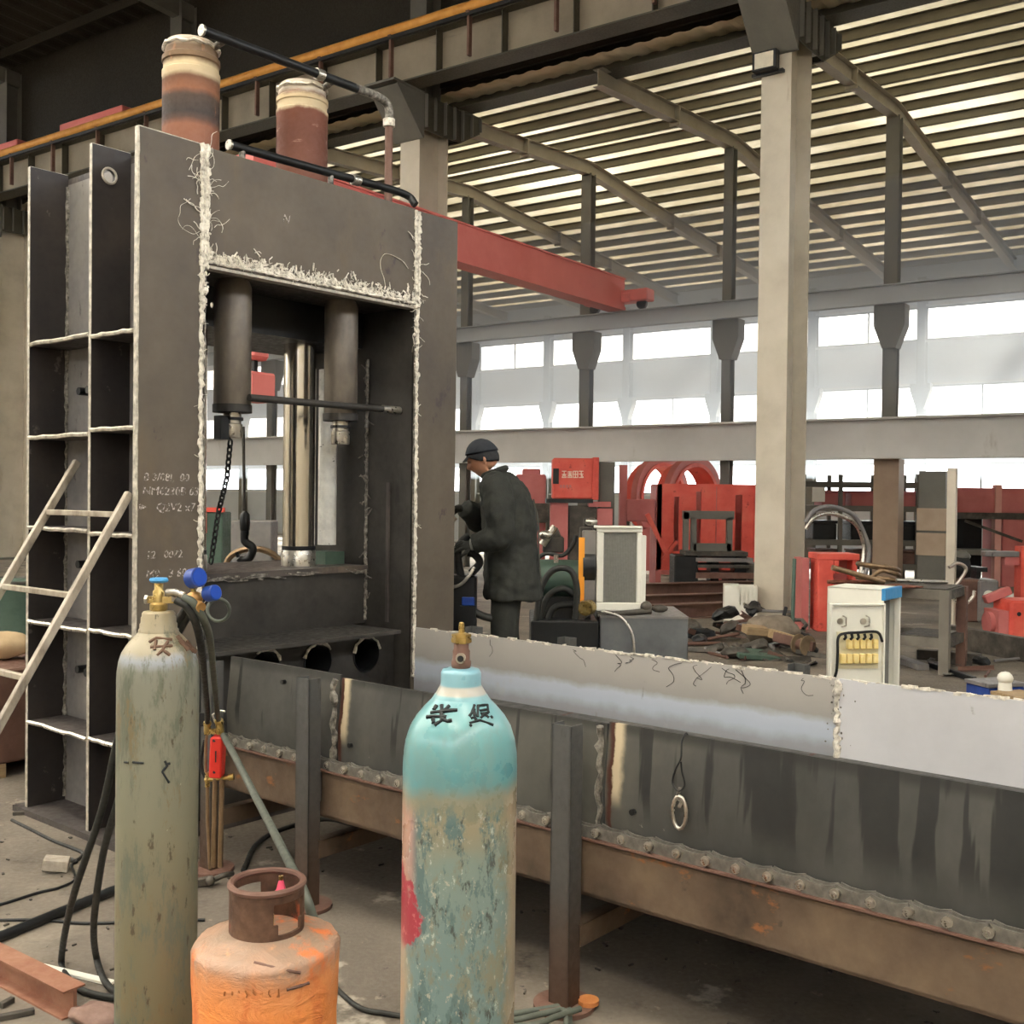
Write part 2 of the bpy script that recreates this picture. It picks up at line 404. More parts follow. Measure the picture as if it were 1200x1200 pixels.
# wall-side bay roof: two slopes of corrugated translucent sheet, purlins, rafters
def sheetmat():
    t = NT('fibreglass_roof_sheet')
    c = t.mix(t.step(t.noise(.9, 4, (1, .35, 1)), .42, .62), 'cdc2a2', 'e8dfc6')
    dif = t.n('ShaderNodeBsdfDiffuse'); tr = t.n('ShaderNodeBsdfTranslucent'); mx = t.n('ShaderNodeMixShader')
    t.l(c, dif.inputs['Color']); t.l(c, tr.inputs['Color'])
    t.l(t.step(t.noise(.16, 2, (1, 1, 1)), .36, .62, .04, .085), mx.inputs[0])
    t.l(dif.outputs[0], mx.inputs[1]); t.l(tr.outputs[0], mx.inputs[2]); t.l(mx.outputs[0], t.out.inputs['Surface'])
    return t.m
M['sheet'] = sheetmat()
def clearsheet():
    t = NT('added_skylight_clear'); tr = t.n('ShaderNodeBsdfTranslucent'); tr.inputs['Color'].default_value = (.74, .69, .60, 1)
    t.l(tr.outputs[0], t.out.inputs['Surface']); return t.m
M['sheetclear'] = clearsheet()
ceil = structroot('ceiling', BF)
def corr(name, b0, b1, zf, y0, y1, m, parent, pitch=.33, amp=.02, th=0):
    mb = MB(); n = int((y1-y0)/pitch*4); prev = None
    pat = (0, 0, 1, 1)
    for i in range(n+1):
        y = y0 + (y1-y0)*i/n; h = amp*pat[i % 4]
        cur = (mb.v((b0, y, zf(b0)+h)), mb.v((b1, y, zf(b1)+h)))
        if prev: mb.f([prev[0], prev[1], cur[1], cur[0]])
        prev = cur
    return mb.build(name, m, parent)
PZ = .28; PH = .15
corr('roof_sheet', .2, RIDGE_B, lambda b: roof_z(b)+PZ+PH+.01, A0, A1, M['sheet'], ceil)
corr('roof_sheet', RIDGE_B, WALL_B+.6, lambda b: roof_z(b)+PZ+PH+.01, A0, A1, M['sheet'], ceil)
def purlin(b):
    m = MB(); z = roof_z(b) + PZ
    m.mm(b-.004, b+.004, A0, A1, z, z+PH); m.mm(b-.004, b+.07, A0, A1, z, z+.008); m.mm(b-.07, b+.004, A0, A1, z+PH-.008, z+PH)
    m.build('purlin', M['purlin'], ceil)
b = .9
while b < WALL_B: 
    purlin(b); b += .82
for k in range(-2, 12):
    a = k*BAY/2 + (.1 if k == 0 else 0)
    for b0, b1 in ((.35, RIDGE_B), (RIDGE_B, WALL_B)):
        m = MB(); z0, z1 = roof_z(b0), roof_z(b1)
        m.prism([(b0, z0), (b1, z1), (b1, z1+PZ), (b0, z0+PZ)], (0, a+.006, 0), (1,0,0), (0,0,1), .012)
        for dz in (0, PZ-.012):
            m.prism([(b0, z0+dz), (b1, z1+dz), (b1, z1+dz+.012), (b0, z0+dz+.012)], (0, a+.09, 0), (1,0,0), (0,0,1), .18)
        m.build('rafter', M['rafter'], ceil)
    for bj in (3.0, 9.2, 11.8):     # bolted splice plates
        m = MB(); z = roof_z(bj); m.mm(bj-.02, bj+.02, a-.1, a+.1, z-.06, z+PZ); m.build('splice_plate', M['rafter'], ceil)
M['hazebeam'] = mat('hazed_beam', ['a2a8ae', 'b2b8be'], .9, (.5,.7), 0, .05, 30)  # pale blue of the haze put into the beam colour
# ridge posts with corbels
for k in range(-2, 10):
    a = k*BAY/2 + (.1 if k == 0 else 0)
    r = structroot('post', BF)
    wide = .24 if k % 2 == 0 else .19
    m = MB(); hsection(m, RIDGE_B-.10, RIDGE_B+.10, a, wide, 0, roof_z(RIDGE_B)+.02, .014, .012); m.build('shaft', M['beigedark'], r)
    if k == 0:
        m = MB(); m.mm(RIDGE_B-.17, RIDGE_B+.17, a-.22, a+.22, 0, 2.38); m.build('casing', mat('brown_casing', ['8d7864', 'a18b76'], 2, .6, 0, .05), r)
    m = MB(); m.prism([(-.12, 4.35), (.12, 4.35), (.27, 4.75), (.27, 5.12), (-.27, 5.12), (-.27, 4.75)], (RIDGE_B-.15, a, 0), (0, 1, 0), (0, 0, 1), .3); m.build('corbel', M['beigedark'], r)
# runway on the posts' corbels
r = structroot('crane_beam', BF)
m = MB(); m.mm(RIDGE_B-.22, RIDGE_B-.20, A0, A1, 5.12, 5.46); m.build('web', M['hazebeam'], r)
for z in (5.13, 5.45):
    m = MB(); m.mm(RIDGE_B-.30, RIDGE_B-.14, A0, A1, z-.01, z+.01); m.build('flange', M['hazebeam'], r)
# low grey girder in front of the posts
r = structroot('girder', BF)
m = MB(); m.mm(RIDGE_B-.30, RIDGE_B-.16, A0, A1, 2.42, 3.08); m.build('web', M['greybeam'], r)
for z in (2.40, 3.09):
    m = MB(); m.mm(RIDGE_B-.42, RIDGE_B-.13, A0, A1, z-.02, z+.02); m.build('flange', M['greybeam'], r)

# far wall: sheet bands between three rows of windows, wall columns with brackets
wall = structroot('wall_far', BF)
ROWS = ((1.75, 2.66), (3.55, 4.74), (5.97, 6.86)); ZTOP = roof_z(WALL_B) + .5
WA = [2.3 + 3.0*k for k in range(-3, 12)]
zb = 0.0
for z0, z1 in list(ROWS) + [(ZTOP, ZTOP)]:
    m = MB(); m.mm(WALL_B, WALL_B+.08, A0, A1, zb, z0)
    n = int((z0-zb)/.30)
    m.build('wall_panel', M['wallpanel'], wall); 
    for zg in (zb+.02, z0-.06):
        g = MB(); g.mm(WALL_B-.07, WALL_B, A0, A1, zg, zg+.05); g.build('girt', M['greybeam'], wall)
    zb = z1
for z0, z1 in ROWS:
    for y0, y1 in ((A0, WA[0]), (WA[-1], A1)):
        m = MB(); m.mm(WALL_B, WALL_B+.08, y0, y1, z0, z1); m.build('wall_panel', M['wallpanel'], wall)
for a in WA:
    m = MB(); hsection(m, WALL_B-.30, WALL_B-.02, a, .22, 0, roof_z(WALL_B), .014, .012); m.build('wall_column', M['beigedark'], wall)
    m = MB(); m.prism([(-.10, 4.1), (.10, 4.1), (.26, 4.6), (.26, 4.78), (-.26, 4.78), (-.26, 4.6)], (WALL_B-.32, a, 0), (0,1,0), (0,0,1), .28); m.build('wall_corbel', M['beigedark'], wall)
def panemat():
    t = NT('dusty_pane')
    tr = t.n('ShaderNodeBsdfTransparent'); tr.inputs['Color'].default_value = (.93, .95, .95, 1)
    gl = t.n('ShaderNodeBsdfGlossy'); gl.inputs['Roughness'].default_value = .1; mx = t.n('ShaderNodeMixShader'); mx.inputs[0].default_value = .05
    t.l(tr.outputs[0], mx.inputs[1]); t.l(gl.outputs[0], mx.inputs[2]); t.l(mx.outputs[0], t.out.inputs['Surface']); return t.m
M['pane'] = panemat()
wn = 0
for z0, z1 in ROWS:
    for a in WA[:-1]:
        wn += 1
        r = structroot('window_%d' % wn, Matrix.Translation(bp(WALL_B+.04, a+1.5, z0)) @ Matrix.Rotation(BANG, 4, 'Z'))
        h = z1 - z0
        m = MB(); m.mm(-.03, .03, -1.5, 1.5, 0, .04); m.mm(-.03, .03, -1.5, 1.5, h-.04, h); m.mm(-.03, .03, -1.5, -1.46, .04, h-.04); m.mm(-.03, .03, 1.46, 1.5, .04, h-.04)
        f = m.build('frame', M['beigedark'], r)
        for k in (0, 1):
            m = MB(); m.mm(-.004, .004, -1.46+1.46*k, 1.46*k, .04, h-.04); m.build('pane', M['pane'], r)
        if wn % 3 != 1:
            m = MB(); m.mm(-.02, .02, -.02, .02, .04, h-.04); m.build('mullion', M['beigedark'], r)
# end wall on the left and the dark roof over the camera's bay
w = structroot('wall_left', BF)
m = MB(); m.mm(-26, WALL_B+.08, A1, A1+.1, 0, 11.5); m.build('wall_panel', M['beige'], w)
nr = structroot('ceiling_near', BF)
def nroof(b): return 11.3 + (-b) * .06
for b0, b1, mt in ((-12, .2, 'nearroof'), (-15, -12, 'added_skylight'), (-18.5, -15, 'nearroof'), (-21.5, -18.5, 'added_skylight'), (-26, -21.5, 'nearroof')):  # unseen skylight strips added to light the foreground from above
    if mt == 'added_skylight':
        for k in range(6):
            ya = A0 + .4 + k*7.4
            corr('added_skylight', b0, b1, lambda b: nroof(b)+.55, ya, ya+5.0, M['sheetclear'], nr, .5, .03)
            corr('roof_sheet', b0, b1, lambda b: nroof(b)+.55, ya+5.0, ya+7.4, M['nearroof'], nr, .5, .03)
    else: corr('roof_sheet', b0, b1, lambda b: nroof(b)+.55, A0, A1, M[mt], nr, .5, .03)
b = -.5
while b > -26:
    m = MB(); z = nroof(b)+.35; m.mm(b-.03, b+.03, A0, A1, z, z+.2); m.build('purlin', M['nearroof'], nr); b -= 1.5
for k in range(-1, 6):
    m = MB(); a = k*BAY
    m.prism([(-26, nroof(-26)), (.2, nroof(.2)), (.2, nroof(.2)+.35), (-26, nroof(-26)+.35)], (0, a+.1, 0), (1,0,0), (0,0,1), .2)
    m.build('rafter', M['beigedark'], nr)
m = MB(); m.mm(-.60, .62, A0, A1, 8.98, 9.0); m.build('ceiling_dark_fill', M['nearroof'], None, frame=BF)['kind'] = 'structure'  # dark plate put in for the darkness between the runway beams
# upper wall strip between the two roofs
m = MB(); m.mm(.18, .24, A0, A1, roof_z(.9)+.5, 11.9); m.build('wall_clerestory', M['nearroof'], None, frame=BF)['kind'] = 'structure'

wall = structroot('unseen_wall_near', BF)  # unseen rear wall, added with a high slot to keep low light out
for z0, z1 in ((0, 6.4), (7.2, 13)):
    m = MB(); m.mm(-26.1, -26, A0, A1, z0, z1); m.build('wall_panel', M['beige'], wall)

w = structroot('unseen_wall_right', BF)  # unseen end wall, added to darken the faces turned towards it
m = MB(); m.mm(.3, WALL_B+.08, A0-.1, A0, 0, 8.6); m.build('wall_panel', M['wallpanel'], w)
for z0, z1 in ((0, 5.2), (6.2, 13)):
    m = MB(); m.mm(-26, .3, A0-.1, A0, z0, z1); m.build('wall_panel', M['beige'], w)
# ---------------------------------------------------------------- the press frame (local x = s along the face, y = t into depth)
P0 = V((-1.69, 4.90, 0)); UANG = math.atan2(.769, .639)
PF = Matrix.Translation(P0) @ Matrix.Rotation(UANG, 4, 'Z')
PU, PV = V((.639, .769, 0)), V((-.769, .639, 0))
def pp(s, t, z=0.0): return PF @ V((s, t, z))
H = 3.29
press = thing('hydraulic_press', 'tall dark welded steel press frame with two rusty cylinders standing on top', 'press', P0, UANG)
def P(mb, name, m, **k): return mb.build(name, m, press, **k)
SI0, SI1, SW = .344, 1.765, 2.109
m = MB(); m.mm(0, SI0-.008, 0, .03, .03, H); P(m, 'jamb_plate', M['millfront'], bevel=.003)
m = MB(); m.mm(SI1+.008, SW, 0, .03, .03, H-.01); P(m, 'jamb_plate', M['millfront'], bevel=.003)
m = MB(); m.mm(SI0+.008, SI1-.008, 0, .03, 2.73, H-.005); P(m, 'lintel_plate', M['millfront'], bevel=.003)
m = MB(); m.mm(-.004, 0, .001, .029, .03, H); m.mm(0, SI0-.01, .002, .028, H, H+.004); P(m, 'cut_edge', M['cutedge'])
# side box columns: web, flanges, ribs
RIBS = (.47, .97, 1.44, 1.92, 2.38)
for side in (0, 1):
    X = (lambda s: s) if side == 0 else (lambda s: SW - s)
    m = MB(); m.mm(X(.20), X(.222), .03, 1.12, .03, H-.05); P(m, 'web_plate', M['web'] if side == 0 else M['mill'])
    for t, top in ((.40, H), (1.0, H)):
        if side == 0 and t < .5:
            pl = plate_holes('flange_plate', [(0, .03), (.2, .03), (.2, top), (0, top)], [circ(.085, top-.135, .032)], .022, M['millshade'], press); pl.location = (0, t, 0)
            m = MB(); m.tube([(.085+.036*math.cos(q*.3), t-.004, top-.135+.036*math.sin(q*.3)) for q in range(21)], .006, 6, closed=True); P(m, 'hole_rim', M['cutedge'], smooth=True)
        else:
            m = MB(); m.mm(X(0), X(.2), t, t+.022, .03, top); P(m, 'flange_plate', M['millshade'])
        m = MB(); m.mm(X(-.003), X(0), t+.001, t+.021, .03, top); m.mm(X(0), X(.2), t+.002, t+.02, top, top+.003); P(m, 'cut_edge', M['cutedge'])
    m = MB(); m.mm(X(-.03), X(.23), -.0, 1.1, 0, .03); P(m, 'base_plate', M['mill'])
    for z in RIBS:
        for t0, t1 in ((.03, .40), (.422, 1.0)):
            m = MB(); n = 5
            dz = R.uniform(-.012, .012)
            poly = [(t0, z+dz), (t1, z+dz), (t1, z+dz+.016), (t0, z+dz+.016)]
            m.prism(poly, (X(.005), 0, 0), (0, 1, 0), (0, 0, 1), .195 if side == 0 else -.195); P(m, 'rib', M['mill'])
            m = MB(); pts = [(X(.0), t0+(t1-t0)*i/8, z+dz+.008+R.uniform(-.004, .004)) for i in range(9)]
            m.tube(pts, .011, 6); P(m, 'rib_edge', M['cutedge'] if z > 1.0 else M['steel'], smooth=True)
    if side == 0:       # weld seam of web to back flange, lifting brackets
        m = MB(); pts = [(.196, .995, z) for z in [.05 + i*.03 for i in range(107)]]
        m.tube([(x+R.uniform(-.004,.004), y+R.uniform(-.003,.003), z) for x, y, z in pts], [R.uniform(.006, .014) for _ in pts], 6); P(m, 'weld_bead', M['darkweld'], smooth=True)
        for z in (.75, 1.28, 2.15):
            m = MB(); m.cyl((.205, .62, z), (.10, .62, z), .02, 10); m.cyl((.205, .74, z), (.12, .74, z), .02, 10); m.bar((.17, .58, z), (.17, .78, z), .02, .02); P(m, 'lug', M['black'])
m = MB(); m.mm(0, SW, .03, .06, 0, .03); P(m, 'base_plate', M['mill'])
# inner side walls of the opening
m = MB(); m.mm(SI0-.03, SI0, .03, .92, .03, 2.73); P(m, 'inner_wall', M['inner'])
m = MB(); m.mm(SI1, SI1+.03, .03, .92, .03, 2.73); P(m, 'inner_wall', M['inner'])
m = MB(); m.mm(SI1-.012, SI1, .20, .222, .90, 1.72); P(m, 'guide_strip', M['mill'])
m = MB(); m.bar((SI1-.02, .93, 1.25), (SI1-.02, .93, 2.5), .03, .06); P(m, 'rust_edge', M['rust'])
# head: lintel box, rear plate, crosshead
m = MB(); m.mm(SI0-.03, SI1+.03, .03, 1.12, 2.735, 2.77); P(m, 'lintel_bottom', M['mill'])
m = MB(); m.mm(SI0+.01, SI1-.01, .0, .06, 2.715, 2.729); P(m, 'cut_edge', M['cutedge'])
m = MB(); m.mm(.2, SW-.2, .06, 1.12, 3.24, 3.27); P(m, 'head_top', M['mill'])
m = MB(); m.mm(.2, SW-.2, 1.09, 1.12, 2.77, 3.24); P(m, 'head_back', M['mill'])
m = MB(); m.mm(SI0+.01, SI1-.01, .44, 1.10, 2.52, 2.73); P(m, 'crosshead', M['black'])
# bed
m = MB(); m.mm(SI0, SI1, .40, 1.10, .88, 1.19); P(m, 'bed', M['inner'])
m = MB(); m.mm(SI0, SI1, .385, 1.12, 1.19, 1.225); P(m, 'bed_plate', M['mill'])
m = MB()
for i in range(26):
    s = R.uniform(SI0+.05, SI1-.05); m.bar((s, .386, 1.19+R.uniform(-.012, .02)), (s+R.uniform(.03, .13), .384, 1.19+R.uniform(-.014, .02)), .006, R.uniform(.004, .012))
P(m, 'weld_bead', M['darkweld'])
m = MB(); m.mm(.36, 1.65, -.02, .40, .862, .882); P(m, 'shelf_plate', M['inner'])
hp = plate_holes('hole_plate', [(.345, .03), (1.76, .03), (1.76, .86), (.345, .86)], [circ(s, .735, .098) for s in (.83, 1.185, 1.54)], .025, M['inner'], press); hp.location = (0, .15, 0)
for s in (.83, 1.185, 1.54):
    m = MB(); n = 28; A = []
    for y in (.142, .55):
        for rr in (.098, .092): A.append([m.v((s+rr*math.cos(2*math.pi*i/n), y, .735+rr*math.sin(2*math.pi*i/n))) for i in range(n)])
    m.skinr(A[0], A[2]); m.skinr(A[1], A[3]); m.skinr(A[0], A[1]); P(m, 'tube_sleeve', M['black'], smooth=True)
    m = MB(); a0 = R.uniform(.2, 1.0)
    pts = [(s+.103*math.cos(a0+q*.22), .139, .735+.103*math.sin(a0+q*.22)) for q in range(R.choice((9, 11, 13)))]
    m.tube([(x+R.uniform(-.004,.004), y, z+R.uniform(-.004,.004)) for x, y, z in pts], [R.uniform(.005, .012) for _ in pts], 6); P(m, 'weld_bead', M['weld'], smooth=True)
m = MB(); m.mm(.345, 1.76, .55, .58, .03, .86); P(m, 'back_plate', M['black'])
# cylinders on top, their rods below
barrel = zmat('rusty_barrel', [(0,'80584a'), (.36,'94644e'), (.41,'5a4842'), (.45,'463f3d'), (.56,'54473f'), (.61,'94644a'), (.69,'7a5642'), (.725,'d0be9c'), (.785,'cdbb96'), (.815,'7e664c'), (.90,'75604c'), (.93,'aa9d8a'), (1,'c9c0b0')], 3.29, 4.05, layers=[(14,(1,1,.25),.60,.74,'c08a68'), (6,(1,1,1),.66,.76,'5a342a')], wob=.018, metal=.15)
barrel2 = zmat('rusty_barrel_dark', [(0,'7a5142'), (.55,'6e4538'), (.74,'7a4c3c'), (.77,'d2c2a0'), (.85,'c9b590'), (.88,'8a7460'), (.92,'d8d0c0'), (1,'a09486')], 3.29, 4.05, layers=[(5,(1,1,3),.60,.70,'a88674'), (16,(1,1,.3),.64,.74,'c9a892')], wob=.03, metal=.15)
for s, bm_ in ((.68, barrel), (1.43, barrel2)):
    m = MB(); m.lathe([(.148, 3.26), (.148, 3.84), (.150, 3.845), (.150, 3.87), (.143, 3.875), (.143, 3.915), (.150, 3.92), (.150, 3.945), (.138, 3.955), (.138, 4.0), (.125, 4.03), (.0001, 4.035)], 40, (s, .62, 0)); P(m, 'cylinder_barrel', bm_, smooth=True)
    m = MB()
    pts = [(s+.139*math.cos(q*.2), .62+.139*math.sin(q*.2), 4.0+R.uniform(-.008, .008)) for q in range(32)]
    m.tube(pts, [R.uniform(.006, .015) for _ in pts], 6, closed=True); P(m, 'weld_bead', M['weld'], smooth=True)
    m = MB(); m.cyl((s, .62, 1.34), (s, .62, 2.53), .094, 36); P(m, 'piston_rod', M['chrome'], smooth=True)
    m = MB(); m.lathe([(.10, 1.222), (.10, 1.31), (.094, 1.32), (.0001, 1.325)], 36, (s, .62, 0)); P(m, 'rod_collar', M['steel'], smooth=True)
    m = MB(); m.cyl((s, .62, 1.318), (s, .62, 1.342), .097, 36); P(m, 'rod_ring', M['black'], smooth=True)
for s in (.69, 1.42):
    m = MB(); m.lathe([(.09, 2.09), (.094, 2.10), (.094, 2.70), (.08, 2.735), (.0001, 2.736)], 32, (s, .25, 0)); P(m, 'guide_cylinder', mat('guide_steel', ['57514a', '726a60', '867d70'], 6, (.35,.5), .3, .15, 40, stretch=(1,1,.5)), smooth=True)
    m = MB(); m.cyl((s, .25, 2.06), (s, .25, 2.10), .099, 32); P(m, 'end_flange', M['inner'], smooth=True)
    m = MB(); m.lathe([(.05, 1.93), (.052, 1.935), (.052, 2.0), (.045, 2.005), (.045, 2.06)], 24, (s, .25, 0)); P(m, 'rod_end', M['steel'], smooth=True)
    m = MB(); m.cyl((s, .25, 2.02), (s, .25, 2.035), .056, 24); P(m, 'seal_ring', M['black'])
m = MB(); m.mm(.60, .66, .22, .28, 1.92, 2.04); P(m, 'valve_block', M['black'])
m = MB(); m.tube([(1.68, .66, 1.34), (1.68, .66, 2.4)], .056, 20); P(m, 'wrapped_post', mat('white_wrap', ['c9c8c2', 'e2e1da', 'eeede6'], 12, (.5,.7), 0, .5, 30, layers=[(18,(1,1,1.5),.64,.70,'5a5854')]), smooth=True)
m = MB(); m.mm(1.60, 1.75, .58, .74, 1.225, 1.30); P(m, 'post_foot', M['green'])
# piping
def pipe(name, pts, r, mt): 
    m = MB(); m.tube(pts, r, 12); return P(m, name, mt, smooth=True)
a = PF.inverted()
def lp(px, py, t):
    """press-local point on a photo pixel's sight line at depth t"""
    o_ = a @ V((0,0,CAM_Z)); q = a @ pix(px, py, 5.0); d = q - o_
    return o_ + d * ((t - o_.y) / d.y)
pu0, pu1, pu2 = lp(238, 36, .40), lp(440, 112, .40), lp(456, 132, .40)
pu3 = lp(455, 232, .40)
mid = pu0.lerp(pu1, .62)
pipe('upper_pipe', [pu0, pu1 + (pu0-pu1).normalized()*.15], .026, M['black'])
pipe('pipe_joint', [mid, mid + (pu1-mid).normalized()*.05], .032, M['steel'])
el = spline([pu1 + (pu0-pu1).normalized()*.17, pu1, lp(453, 121, .40), pu2, pu2 - V((0,0,.05))], 6)
pipe('pipe_elbow', el, .026, M['darkweld'])
pipe('pipe_collar', [pu2 - V((0,0,.04)), pu2 - V((0,0,.085))], .036, M['weld'])
pipe('down_pipe', [pu2 - V((0,0,.04)), V((pu2.x, pu2.y, 3.27))], .024, M['browns'])
pipe('pipe_cap', [pu0 - (pu1-pu0).normalized()*.012, pu0], .030, M['steel'])
for s, r_ in ((.68, .143), (1.43, .143)):
    k = min(range(60), key=lambda i: abs(pu0.lerp(pu1, i/60).x - s - .06)); q = pu0.lerp(pu1, k/60)
    pipe('pipe_stub', [q, V((q.x, .52, 4.0)), V((q.x, .55, 3.98))], .018, M['darkweld'])
pl0, pl1, pl2 = lp(270, 170, .10), lp(470, 226, .10), lp(487, 240, .04)
pipe('lower_pipe', spline([pl0, pl0.lerp(pl1, .5), pl1, pl2], 8), .022, M['black'])
q = pl0.lerp(pl1, .68); pipe('pipe_joint', [q, q + (pl1-pl0).normalized()*.05], .03, M['steel'])
pipe('pipe_cap', [pl0 - (pl1-pl0).normalized()*.012, pl0], .026, M['steel'])
for f_ in (.06, .55):
    q = pl0.lerp(pl1, f_); pipe('pipe_stub', [q, V((q.x, .10, 3.27))], .016, M['darkweld'])
pipe('mid_pipe', [lp(292, 466, .12), lp(478, 482, .12)], .019, M['inner'])
q0, q1 = lp(448, 479, .12), lp(468, 481, .12); pipe('pipe_joint', [q0, q1], .022, M['steel'])

# white weld beads and the scraps of slag along them
def bead(p, q, n, w, mt=M['weld'], name='weld_bead'):
    m = MB(); p, q = V(p), V(q); pts = [p.lerp(q, i/n) + V((R.uniform(-w, w)*.4, 0, R.uniform(-w, w)*.4)) for i in range(n+1)]
    m.tube(pts, [R.uniform(.5, 1)*w for _ in pts], 6); return P(m, name, mt, smooth=True)
for dx, w in ((-.016, .014), (.014, .016), (.0, .014)):
    bead((SI0+dx, -.004, 2.72), (SI0+dx, -.004, H), 40, w)
bead((SI0-.012, -.002, .9), (SI0-.014, -.002, 2.72), 110, .016); bead((SI0+.004, -.002, .9), (SI0+.004, -.002, 2.72), 60, .007, M['darkweld'])
for dx, w in ((-.010, .014), (.012, .016)):
    bead((SI1+dx, -.004, 2.72), (SI1+dx, -.004, H-.02), 40, w)
bead((SI1+.006, -.002, .6), (SI1+.006, -.002, 2.72), 120, .015); bead((SI1-.010, -.001, .6), (SI1-.010, -.001, 2.72), 70, .007, M['darkweld'])
bead((SI0, -.004, 2.745), (SI1, -.004, 2.745), 70, .012)
bead((SI1-.004, .40, .90), (SI1-.004, .40, 2.45), 90, .014, M['darkweld'])
bead((0, -.001, .05), (0, -.001, H), 120, .004, M['cutedge'])
st = MB()
def strand(p, spread, n=6, r=.0015, up=1):
    pts = [V(p)]; ang = R.uniform(0, 6.28); 
    for i in range(n):
        ang += R.uniform(-.9, .9)
        pts.append(pts[-1] + V((math.cos(ang)*spread, R.uniform(-.002, .001), math.sin(ang)*spread*up)))
    for q in pts: q.y = min(q.y, -.003)
    st.tube(spline(pts, 3), r*R.uniform(.6, 1.5), 4)
for i in range(170):
    s = SI0 + (SI1-SI0)*R.random()**1.1; strand((s, -.008, 2.755 + abs(R.gauss(0, .024))), R.uniform(.006, .017), 3)
for i in range(34): strand((SI0 + R.gauss(0, .02), -.008, R.uniform(2.75, H-.03)), R.uniform(.010, .03), 5)
for i in range(30): strand((SI1 + R.gauss(0, .02), -.008, R.uniform(2.5, H-.05)), R.uniform(.010, .025), 4)
for i in range(22): strand((SI0 - .012, -.006, R.uniform(1.1, 2.7)), R.uniform(.008, .02), 3)
for i in range(22): strand((SI1 + .005, -.006, R.uniform(.9, 2.6)), R.uniform(.008, .02), 3)
for i in range(14):
    s = SI0 + .02 + i*.02; st.bar((s, -.01, 2.755), (s + R.uniform(-.03, .0), -.012, 2.755 + R.uniform(.02, .07)), .006, .003)
strand((SI0-.09, -.006, 3.15), .035, 8); strand((SI0-.08, -.006, 3.02), .035, 8); strand((SI1-.25, -.006, 2.80), .05, 8)
for i in range(190):
    s = R.uniform(SI0+.01, SI1-.02); an = R.choice((R.uniform(-.5, .5), R.uniform(.6, 2.5))); h_ = abs(R.gauss(0, .022)); ln = R.uniform(.010, .042)*(1.3 if .5 < s < 1.4 else .8)
    c = V((s, R.uniform(-.009, -.004), 2.754 + h_)); st.bar(c, c + V((math.cos(an)*ln, R.uniform(-.006, .002), math.sin(an)*ln)), R.uniform(.004, .010), .0025, (0, 1, 0))
for i in range(420):
    k = R.random()
    if k < .62: c = V((R.uniform(SI0, SI1), -.006, 2.752 + abs(R.gauss(0, .012))))
    elif k < .82: c = V((SI0 + R.gauss(0, .012), -.005, R.uniform(2.5, H-.02)))
    else: c = V((SI1 + R.gauss(0, .010), -.005, R.uniform(2.3, H-.04)))
    st.ball(c, R.uniform(.004, .013), 1, (1, .5, R.uniform(.6, 1.8)))
tag(P(st, 'slag_strands', M['weld']), kind='stuff')
st = MB()
for i in range(30):
    z = R.uniform(1.0, 2.4); p = V((SI1-.012, .40 + R.uniform(-.03, .03), z)); d = V((0, R.uniform(-.05, .05), R.uniform(-.05, .05)))
    st.bar(p, p + d, .006, .006)
tag(P(st, 'weld_spatter', M['darkweld']), kind='stuff')
# chalk writing on the left jamb, a mark on the lintel
def text(name, body, loc, size, mt, parent, ex=.0006, shear=0.0, font=None, rot=(math.pi/2, 0, 0)):
    cu = bpy.data.curves.new(name, 'FONT'); cu.body = body; cu.size = size; cu.extrude = ex; cu.shear = shear; cu.resolution_u = 2
    cu.materials.append(mt); o = bpy.data.objects.new(name, cu); me = bpy.data.meshes.new_from_object(o); bpy.data.objects.remove(o); bpy.data.curves.remove(cu)
    o = bpy.data.objects.new(name, me); COL.objects.link(o); o.parent = parent; o.location = loc; o.rotation_euler = rot; return o
chalk_thin = NT('faint_chalk'); 
_tr = chalk_thin.n('ShaderNodeBsdfTransparent'); _mx = chalk_thin.n('ShaderNodeMixShader'); chalk_thin.set('c9c0ba', .9)
chalk_thin.l(chalk_thin.step(chalk_thin.noise(70, 3), .40, .58, .12, .72), _mx.inputs[0]); chalk_thin.l(_tr.outputs[0], _mx.inputs[1]); chalk_thin.l(chalk_thin.b.outputs[0], _mx.inputs[2]); chalk_thin.l(_mx.outputs[0], chalk_thin.out.inputs['Surface'])
CT = chalk_thin.m
for body, s, z, sz in (('B 3/08l,  00', .030, 1.700, .052), ('NM6230B 63', .025, 1.635, .055), ('Q2V2 x7', .095, 1.560, .056), ('12   0072', .045, 1.345, .050), ('M9   3 60', .045, 1.255, .055)):
    text('chalk_writing', body, (s, -.0012, z), sz, CT, press, shear=.12)
text('chalk_writing', 'N', (.80, -.0012, 3.02), .06, CT, press, shear=.25)
m = MB(); m.prism([(.012, 1.565), (.05, 1.58), (.012, 1.595)], (0, -.0008, 0), (1,0,0), (0,0,1), .0006); P(m, 'chalk_arrow', CT)
